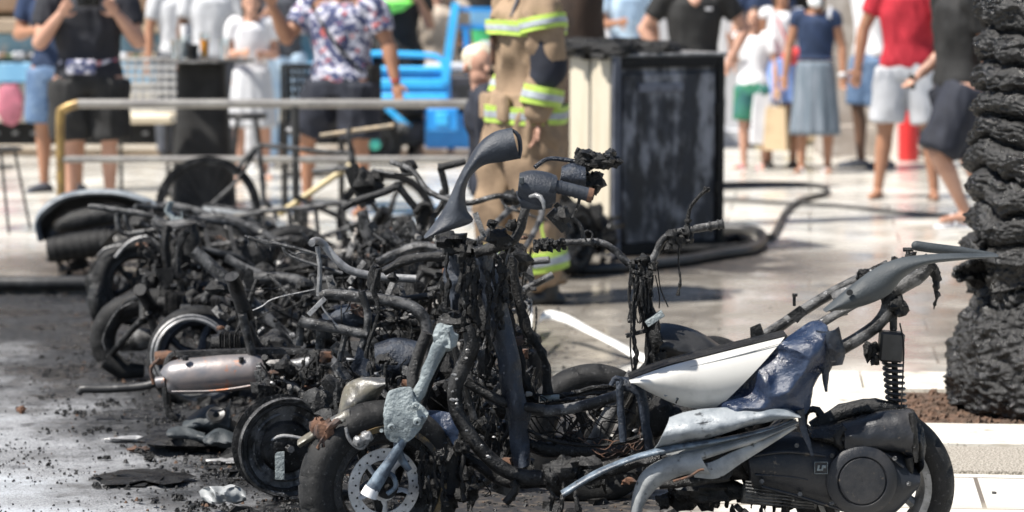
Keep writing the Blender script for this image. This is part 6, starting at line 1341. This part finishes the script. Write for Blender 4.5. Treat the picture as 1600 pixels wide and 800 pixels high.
# ---------------- bar table, glasses, chairs ----------------
YT = 20.2; tx = P(315, 0, YT).x; tz = P(0, 94, YT).z
tb = thing('bar_table', 'tall bar table in a black stretch cover behind the railing', 'table', (tx, YT, 0))
mb = MB(); mb.lathe((tx, YT, 0), (0, 0, 1), [(.245, 0.01), (.23, .25), (.2, .6), (.18, .9), (.18, tz - .03), (.16, tz - .02), (.001, tz - .02)], 48, closed=False, fn=lambda i, j, r, o: (r * (1 + .09 * math.cos(i * 6.283 * 4 / 48)), o)); mb.build('cover', 'black_cloth', tb)
mb = MB(); mb.lathe((tx, YT, tz - .015), (0, 0, 1), [(.001, .0), (.36, 0), (.37, .01), (.36, .02), (.001, .02)], 48, closed=False); mb.build('table_top', 'steel', tb)
def glass(px, pyb, hh, r, m, label, fill=None, dy=0, cat_='glass'):
    x = P(px, 0, YT + dy).x; c = V(x, YT + dy, tz + .006); mb = MB()
    mb.lathe(c, (0, 0, 1), [(.001, 0), (r * .75, 0), (r, hh), (r - .004, hh), (r * .72, .008), (.001, .008)], 24, closed=False); o = mb.build('drinking_glass' if cat_ == 'glass' else cat_, m, None); tag(o, label, cat_)
    if fill: mb = MB(); mb.lathe(c, (0, 0, 1), [(.001, .01), (r * .7, .01), (r * .9, hh * .75), (.001, hh * .75)], 20, closed=False); mb.build('drink', fill, o)
glass(319, 92, .19, .035, 'glass', 'tall glass of orange juice on the bar table', 'orange_juice', -.1)
glass(287, 92, .17, .04, 'glass', 'clear glass left of the orange juice on the bar table', 'reflective', .05)
glass(300, 92, .11, .045, 'steel_dark', 'dark ashtray like bowl between the glasses on the bar table', None, -.15, 'bowl')
glass(350, 92, .15, .04, 'glass', 'clear tumbler at the right edge of the bar table', None, 0)
glass(272, 92, .14, .03, 'glass', 'narrow clear glass at the left edge of the bar table', None, -.05)
glass(290, 92, .24, .04, 'cloth_white', 'white paper cup behind the glasses on the bar table', None, .2, 'cup')
YCc = 21.3; cx0 = P(228, 0, YCc).x
ch = thing('lattice_chair', 'pale lattice back chair between the black shorts and the bar table', 'chair', (cx0, YCc, 0))
mb = MB(); za, zb = P(0, 170, YCc).z, P(0, 92, YCc).z; hw_ = .2
for i in range(8): mb.box((cx0 - hw_ + i * .057, YCc, (za + zb) / 2), (.03, .015, zb - za))
for i in range(7): mb.box((cx0, YCc - .012, za + (zb - za) * i / 6), (2 * hw_ + .04, .012, .025))
mb.build('backrest', 'wicker', ch)
mb = MB(); zs = P(0, 182, YCc).z; mb.box((cx0, YCc - .22, zs), (.48, .46, .07), bev=.02); mb.build('seat', 'cream', ch)
for sx in (-1, 1):
    for dy in (-.42, -.02): mb = MB(); mb.tube([(cx0 + sx * .2, YCc + dy, .02), (cx0 + sx * .2, YCc + dy, zs)], .014); mb.build('leg', 'dark_metal', ch)
# wire cafe chair cut by the left edge
YL = 18.2; lx_ = P(-20, 0, YL).x
wc = thing('wire_chair', 'black wire cafe chair with round seat cut by the left edge', 'chair', (lx_, YL, 0)); zc = P(0, 243, YL).z
mb = MB(); mb.lathe((lx_, YL, zc + .03), (0, 0, 1), [(.2, 0), (.212, .01), (.2, .02), (.19, .01)], 40)
for i in range(9): x = -.18 + i * .045; l = math.sqrt(max(.001, .2 ** 2 - x * x)); mb.tube([(lx_ + x, YL - l, zc + .04), (lx_ + x, YL + l, zc + .04)], .004, n=6, k=1)
mb.lathe((lx_, YL, zc - .08), (0, 0, 1), [(.15, 0), (.156, .006), (.15, .012), (.144, .006)], 36); mb.build('seat', 'dark_metal', wc)
for a in range(4): d = V(math.cos(.6 + a * 1.57), math.sin(.6 + a * 1.57), 0); mb = MB(); mb.tube([V(lx_, YL, zc + .03) + d * .17, V(lx_, YL, .02) + d * .27], .009); mb.build('leg', 'dark_metal', wc)
# bar stool near the child
YS = 21.6; sx0 = P(384, 0, YS).x; zs = P(0, 186, YS).z
st = thing('bar_stool', 'black round stool in front of the child in pale dress', 'stool', (sx0, YS, 0))
mb = MB(); mb.lathe((sx0, YS, zs), (0, 0, 1), [(.001, 0), (.15, 0), (.16, .02), (.15, .045), (.001, .05)], 32, closed=False); mb.build('seat', 'black_plastic', st)
for a in range(4): d = V(math.cos(.8 + a * 1.57), math.sin(.8 + a * 1.57), 0); mb = MB(); mb.tube([V(sx0, YS, zs) + d * .1, V(sx0, YS, .02) + d * .18], .011); mb.build('leg', 'dark_metal', st)
mb = MB(); mb.lathe((sx0, YS, zs * .45), (0, 0, 1), [(.13, 0), (.142, .006), (.13, .012)], 30); mb.build('footrest', 'dark_metal', st)

# ---------------- crate on a metal stand ----------------
YK = 19.9
cs = thing('metal_stand', 'tall thin black metal stand carrying the plastic crate behind the railing', 'stand', (P(490, 0, YK).x, YK, 0))
xk0, xk1 = P(440, 0, YK).x, P(530, 0, YK).x; zk = P(0, 205, YK).z; zt = P(0, 105, YK).z
for x in (xk0, xk1):
    for dy in (0, .32): mb = MB(); mb.tube([(x, YK + dy, .02), (x, YK + dy, zt + .02)], .012, n=8, k=1); mb.build('post', 'dark_metal', cs)
for z in (.25, .6, zk - .02):
    mb = MB()
    for dy in (0, .32): mb.tube([(xk0, YK + dy, z), (xk1, YK + dy, z)], .009, n=8, k=1)
    for x in (xk0, xk1): mb.tube([(x, YK, z), (x, YK + .32, z)], .009, n=8, k=1)
    mb.build('shelf_frame', 'dark_metal', cs)
cr = MB(); W2 = xk1 - xk0 - .05; xm = (xk0 + xk1) / 2; H2 = zt - zk
for dy in (.02, .3):
    for i in range(11): cr.box((xm - W2 / 2 + W2 * i / 10, YK + dy, zk + H2 / 2), (.012, .01, H2))
    for k in range(8): cr.box((xm, YK + dy, zk + H2 * k / 7), (W2 + .01, .013, .014 if k % 7 else .03))
for x in (-W2 / 2, W2 / 2):
    for i in range(8): cr.box((xm + x, YK + .02 + .28 * i / 7, zk + H2 / 2), (.01, .012, H2))
    for k in range(8): cr.box((xm + x, YK + .16, zk + H2 * k / 7), (.013, .28, .014))
cr.box((xm, YK + .16, zk + .005), (W2, .28, .01)); o = cr.build('plastic_crate', 'black_plastic', None, smooth=False); tag(o, 'black open lattice plastic crate on the thin metal stand', 'crate')
mb = MB(); mb.blob(V(xm + .02, YK + .16, zk + .1), (.14, .1, .08), .4, n=18); tag(mb.build('cloth_bundle', 'cloth_lightgrey', None), 'crumpled pale bundle lying in the black crate', 'bundle')
mb = MB(); mb.blob(V(xm - .03, YK - .02, z2 + .12), (.13, .07, .05), .5, n=18); o = mb.build('striped_cloth', 'cloth_lightgrey', None); tag(o, 'rumpled striped cloth hanging below the crate by the rail', 'cloth'); 

# ---------------- burnt bicycle ----------------
YBk = 16.9
bk = thing('bicycle', 'burnt bicycle frame with pale yellowish down tube leaning in front of the railing', 'bicycle', (P(460, 0, YBk).x, YBk, 0))
mb = MB(); mb.T([(372, 262), (388, 244), (404, 228), (450, 231), (500, 236), (546, 240)], 4, YBk, n=10); mb.T([(404, 228), (408, 262), (412, 312)], 4, YBk, n=10); mb.T([(412, 312), (432, 335), (440, 332)], 4, YBk, n=10); mb.T([(404, 228), (372, 280), (330, 320)], 3, YBk, n=8); mb.T([(412, 330), (370, 328), (330, 320)], 3, YBk, n=8); mb.T([(548, 232), (552, 262)], 6, YBk, n=12, k=1); mb.build('frame', 'steel', bk)
mb = MB(); mb.T([(436, 335), (548, 258)], 5, YBk - .02, n=12, k=1); mb.build('down_tube', 'bike_cream', bk)
mb = MB(); mb.T([(552, 262), (570, 300), (600, 345)], [5, 5, 4], YBk, n=8); mb.T([(460, 306), (500, 325), (540, 345), (552, 365)], 4.5, YBk - .05, n=8); mb.build('fork', 'steel_dark', bk)
mb = MB(); mb.T([(488, 268), (515, 266), (545, 262)], 4.5, YBk - .1, n=8); mb.T([(548, 232), (544, 205), (548, 198)], 4, YBk, n=8); mb.build('handlebar', 'steel', bk)
mb = MB(); mb.T([(500, 212), (550, 205), (615, 196)], [3.2, 3.4, 3.6], YBk + .05, n=10); mb.build('long_handle', 'bike_tan', bk)
w1 = wheel(bk, P(325, 326, YBk), axv(6), .31, .026, 'rear_wheel', .945, tyre='steel_dark', rimm='steel', spokes=0)
mb = MB(); c = P(325, 326, YBk)
for i in range(24): a = i * .2618; mb.tube([c, c + V(math.cos(a) * .285, 0, math.sin(a) * .285)], .0009, n=4, k=1)
mb.build('spokes', 'steel', w1); wheel(bk, P(604, 345, YBk), axv(6), .30, .035, 'front_wheel', .93, rimm='steel_dark', spokes=6)

# ---------------- blue cargo tricycle ----------------
YZ = 24.6
bz = thing('cargo_tricycle', 'bright blue cargo tricycle with tipped steel box parked behind the railing', 'tricycle', (P(680, 0, YZ).x, YZ, 0))
def zb_(name, x0, x1, y0, y1, dy, d, m='cargo_blue', bev=.015):
    a, b = P(x0, y1, YZ + dy), P(x1, y0, YZ + dy); mb = MB(); mb.box(((a.x + b.x) / 2, YZ + dy + d / 2, (a.z + b.z) / 2), (b.x - a.x, d, b.z - a.z), bev=bev); return mb.build(name, m, bz)
zb_('cargo_box_side', 568, 704, 108, 166, 0, .05); zb_('cargo_box_end', 568, 576, 108, 166, .05, .9); zb_('cargo_box_floor', 568, 704, 160, 168, .05, .9); zb_('cargo_box_side', 568, 704, 108, 166, .95, .05)
zb_('raised_panel', 590, 696, 123, 138, -.03, .03, 'cargo_blue_light'); zb_('raised_panel', 580, 700, 146, 160, -.03, .03, 'cargo_blue_light'); zb_('box_lip', 566, 706, 104, 112, -.04, .09, 'cargo_blue_light')
mb = MB()
mb.T([(575, 84), (610, 84), (680, 88), (692, 100), (694, 112)], 4.5, YZ, n=10); mb.T([(575, 84), (578, 108)], 4, YZ); mb.build('box_rail', 'cargo_blue_light', bz)
mb = MB(); mb.bar(P(712, 4, YZ - .05), P(694, 130, YZ - .05), .07, .07); mb.build('cab_post', 'cargo_blue_light', bz)
mb = MB(); mb.bar(P(712, 14, YZ), P(800, 16, YZ), .05, .04); mb.build('cab_rail', 'cargo_blue', bz); mb = MB(); mb.bar(P(716, 42, YZ), P(800, 42, YZ), .04, .04); mb.build('cab_rail', 'cargo_blue', bz)
mb = MB(); mb.bar(P(728, 44, YZ + .3), P(730, 112, YZ + .3), .05, .05); mb.build('cab_post', 'cargo_blue', bz); zb_('cab_back', 735, 800, 16, 40, .1, .03, 'sky_blue_panel')
zb_('front_box', 668, 716, 168, 205, -.1, .5, 'cargo_blue'); zb_('front_box_recess', 680, 700, 176, 196, -.115, .02, 'cargo_blue_light'); zb_('skirt_panel', 664, 745, 168, 232, .2, .4, 'cargo_blue'); zb_('engine_cover', 704, 745, 118, 180, .2, .5, 'cargo_dark'); zb_('seat_pad', 662, 745, 100, 112, .3, .5, 'cloth_lightgrey')
zb_('chassis', 575, 760, 168, 178, .3, .3, 'cargo_dark'); zb_('under_tray', 620, 670, 190, 226, .3, .3, 'cargo_dark')
mb = MB(); mb.bar(P(604, 168, YZ - .02), P(640, 200, YZ - .02), .06, .05); mb.build('mudguard_stay', 'cargo_blue_light', bz)
w1 = wheel(bz, P(592, 222, YZ), axv(14), .215, .13, 'wheel', .5, rimm='steel', spokes=6); mb = MB(); mb.blob(P(586, 226, YZ - .12), (.05, .03, .05), .1, n=14); mb.build('hub_cap', 'mint', w1)
wheel(bz, P(592, 215, YZ + .95), axv(14), .2, .13, 'wheel', .5, rimm='steel', spokes=6); wheel(bz, P(775, 222, YZ + .45), axv(14), .2, .12, 'wheel', .5, rimm='steel', spokes=6)
mb = MB(); mb.B(630, 200, YZ - .05, (10, 8, 9), .4, n=12); mb.T([(618, 190), (632, 206), (640, 198)], 3, YZ - .05); mb.build('linkage', 'steel', bz)
bn = thing('waste_bin', 'green plastic bin with white mark standing on the blue cargo tricycle', 'bin', (P(760, 0, YZ + .3).x, YZ + .4, 0)); a, b = P(736, 84, YZ + .3), P(786, 44, YZ + .3)
mb = MB(); mb.lathe(((a.x + b.x) / 2, YZ + .5, 0), (0, 0, 1), [(.001, a.z), (.11, a.z), (.145, b.z), (.155, b.z), (.155, b.z + .015), (.135, b.z + .01), (.001, a.z + .02)], 28, closed=False); mb.build('bucket', 'bin_green', bn)
mb = MB(); mb.blob(V((a.x + b.x) / 2, YZ + .5 - .118, (a.z + b.z) / 2 - .02), (.05, .012, .035), .4, n=12); mb.build('mark', 'cloth_white', bn)

# ---------------- burnt cabinet ----------------
Yb = 16.6
p0 = G(956, 407); cb_rz = R(-29); cbR = Matrix.Rotation(-cb_rz, 3, 'Z')
cb = thing('utility_cabinet', 'burnt cream metal utility cabinet with blackened door and charred lid', 'cabinet', (p0.x, p0.y, 0)); O = V(p0.x, p0.y, 0)
Wc, Dc, Hc = .74, .52, 1.16
U1 = V(math.cos(R(27)), math.sin(R(27)), 0); U2 = V(-math.sin(R(27)), math.cos(R(27)), 0); rotc = Matrix((U1, U2, V(0, 0, 1))).transposed()
def cbox(name, c_, sz, m, par=cb, bev=.006, rough=None):
    mb = MB(); c_ = O + U1 * c_[0] + U2 * c_[1] + V(0, 0, c_[2]); mb.box(c_, sz, rotc, bev); return mb.build(name, m, par, rough=rough)
cbox('body', (Wc / 2, Dc / 2, Hc / 2 + .02), (Wc, Dc, Hc), 'cabinet_burnt', rough=(.004, 4))
cbox('side_panel', (-.006, Dc * .24, Hc / 2 + .03), (.012, Dc * .44, Hc - .03), 'cabinet_cream'); cbox('side_panel', (-.006, Dc * .74, Hc / 2 + .03), (.012, Dc * .46, Hc - .03), 'cabinet_cream')
cbox('frame_post', (.02, -.012, Hc / 2 + .02), (.05, .03, Hc), 'cabinet_post'); cbox('frame_post', (Wc - .02, -.012, Hc / 2 + .02), (.05, .03, Hc), 'char'); cbox('frame_rail', (Wc / 2, -.014, Hc - .01), (Wc - .09, .03, .06), 'char'); cbox('frame_rail', (Wc / 2, -.014, .06), (Wc - .09, .03, .07), 'char')
dr = cbox('door', (Wc / 2, -.012, Hc / 2 + .01), (Wc - .12, .018, Hc - .17), 'cabinet_burnt', rough=(.002, 8)); cbox('door_recess', (Wc * .42, -.024, Hc - .16), (.3, .01, .05), 'cabinet_grey', dr, .004); cbox('hinge', (Wc * .93, -.028, Hc * .35), (.03, .02, .08), 'char', dr); cbox('hinge', (Wc * .93, -.028, Hc * .75), (.03, .02, .08), 'char', dr)
cbox('top_edge', (Wc / 2, Dc / 2, Hc + .03), (Wc + .05, Dc + .05, .022), 'steel_pale')
mb = MB(); rr_ = random.Random(5)
for i in range(46):
    q = O + U1 * rr_.uniform(-.02, Wc * .72) + U2 * rr_.uniform(0, Dc) + V(0, 0, Hc + .055 + rr_.random() * .02); mb.blob(q, (rr_.uniform(.05, .13), rr_.uniform(.04, .1), rr_.uniform(.015, .05)), .6, n=14)
for i in range(12): q = O + U1 * rr_.uniform(-.04, .05) + U2 * rr_.uniform(0, Dc) + V(0, 0, Hc + .04); mb.blob(q, (.05, .06, .035), .5, n=12)
mb.build('charred_lid', 'soot_crust', cb, rough=(.008, 40))
# black pipes and hoses round the cabinet foot
def hose(name, pts, r, label, m='rubber_hose', Yo=None):
    mb = MB(); q = [G(a, b) + V(0, 0, r + .02) for a, b in pts]; mb.tube(q, r, n=12, k=90); tag(mb.build(name, m, None), label, 'hose')
hose('fire_hose', [(1000, 300), (1100, 297), (1200, 295), (1262, 297), (1290, 302), (1286, 312), (1250, 322), (1228, 340), (1215, 365), (1205, 380), (1190, 378)], .02, 'grey black fire hose looping from behind the cabinet and back to its foot')
hose('thin_hose', [(1000, 312), (1130, 318), (1200, 322), (1300, 328), (1400, 338), (1520, 346), (1700, 352)], .012, 'thin black hose running right across the bright paving past the flip flops')
hose('thick_hose', [(860, 436), (950, 434), (1050, 424), (1120, 412), (1170, 404), (1190, 392), (1188, 378), (1170, 372), (1130, 370)], .032, 'thick black hose bent round the front of the burnt cabinet')
hose('flat_hose', [(1130, 386), (1155, 384), (1172, 390), (1168, 398), (1120, 402), (1040, 404)], .03, 'inner black hose loop lying against the cabinet foot', 'char')
hose('road_hose', [(-300, 462), (-50, 459), (60, 459), (150, 458), (300, 455), (450, 452)], .036, 'straight black hose on the road running in from the left edge')
hose('hose', [(1500, 500), (1420, 420)], .004, 'thin cord lying behind the palm') if False else None
# warning tape
def ribbon(pts, w_, label):
    mb = MB(); q = cat([tuple(G(a, b) + V(0, 0, z)) for a, b, z in pts], 50); g = []
    for i, p in enumerate(q):
        t = Vector(q[min(i + 1, 50)]) - Vector(q[max(i - 1, 0)]); a = i * .05; d = V(.3 * math.sin(a), .8, .75 + .4 * math.sin(i * .13)).normalized() * w_; g.append([Vector(p) - d * .5, Vector(p) + d * .5])
    mb.sheet(g, (0, .0008, -.0008)); tag(mb.build('barrier_tape', 'tape', None, ang=None), label, 'tape')
ribbon([(836, 575, .02), (838, 560, .12), (850, 545, .15), (880, 545, .14), (920, 555, .11), (960, 565, .08), (1000, 572, .04), (1040, 575, .02)], .05, 'long white barrier tape curling over the ground beside the bare handlebar')
ribbon([(815, 560, .04), (818, 545, .13), (826, 530, .17), (830, 530, .1), (822, 570, .03)], .05, 'short upright loop of white tape beside the firefighter boot')
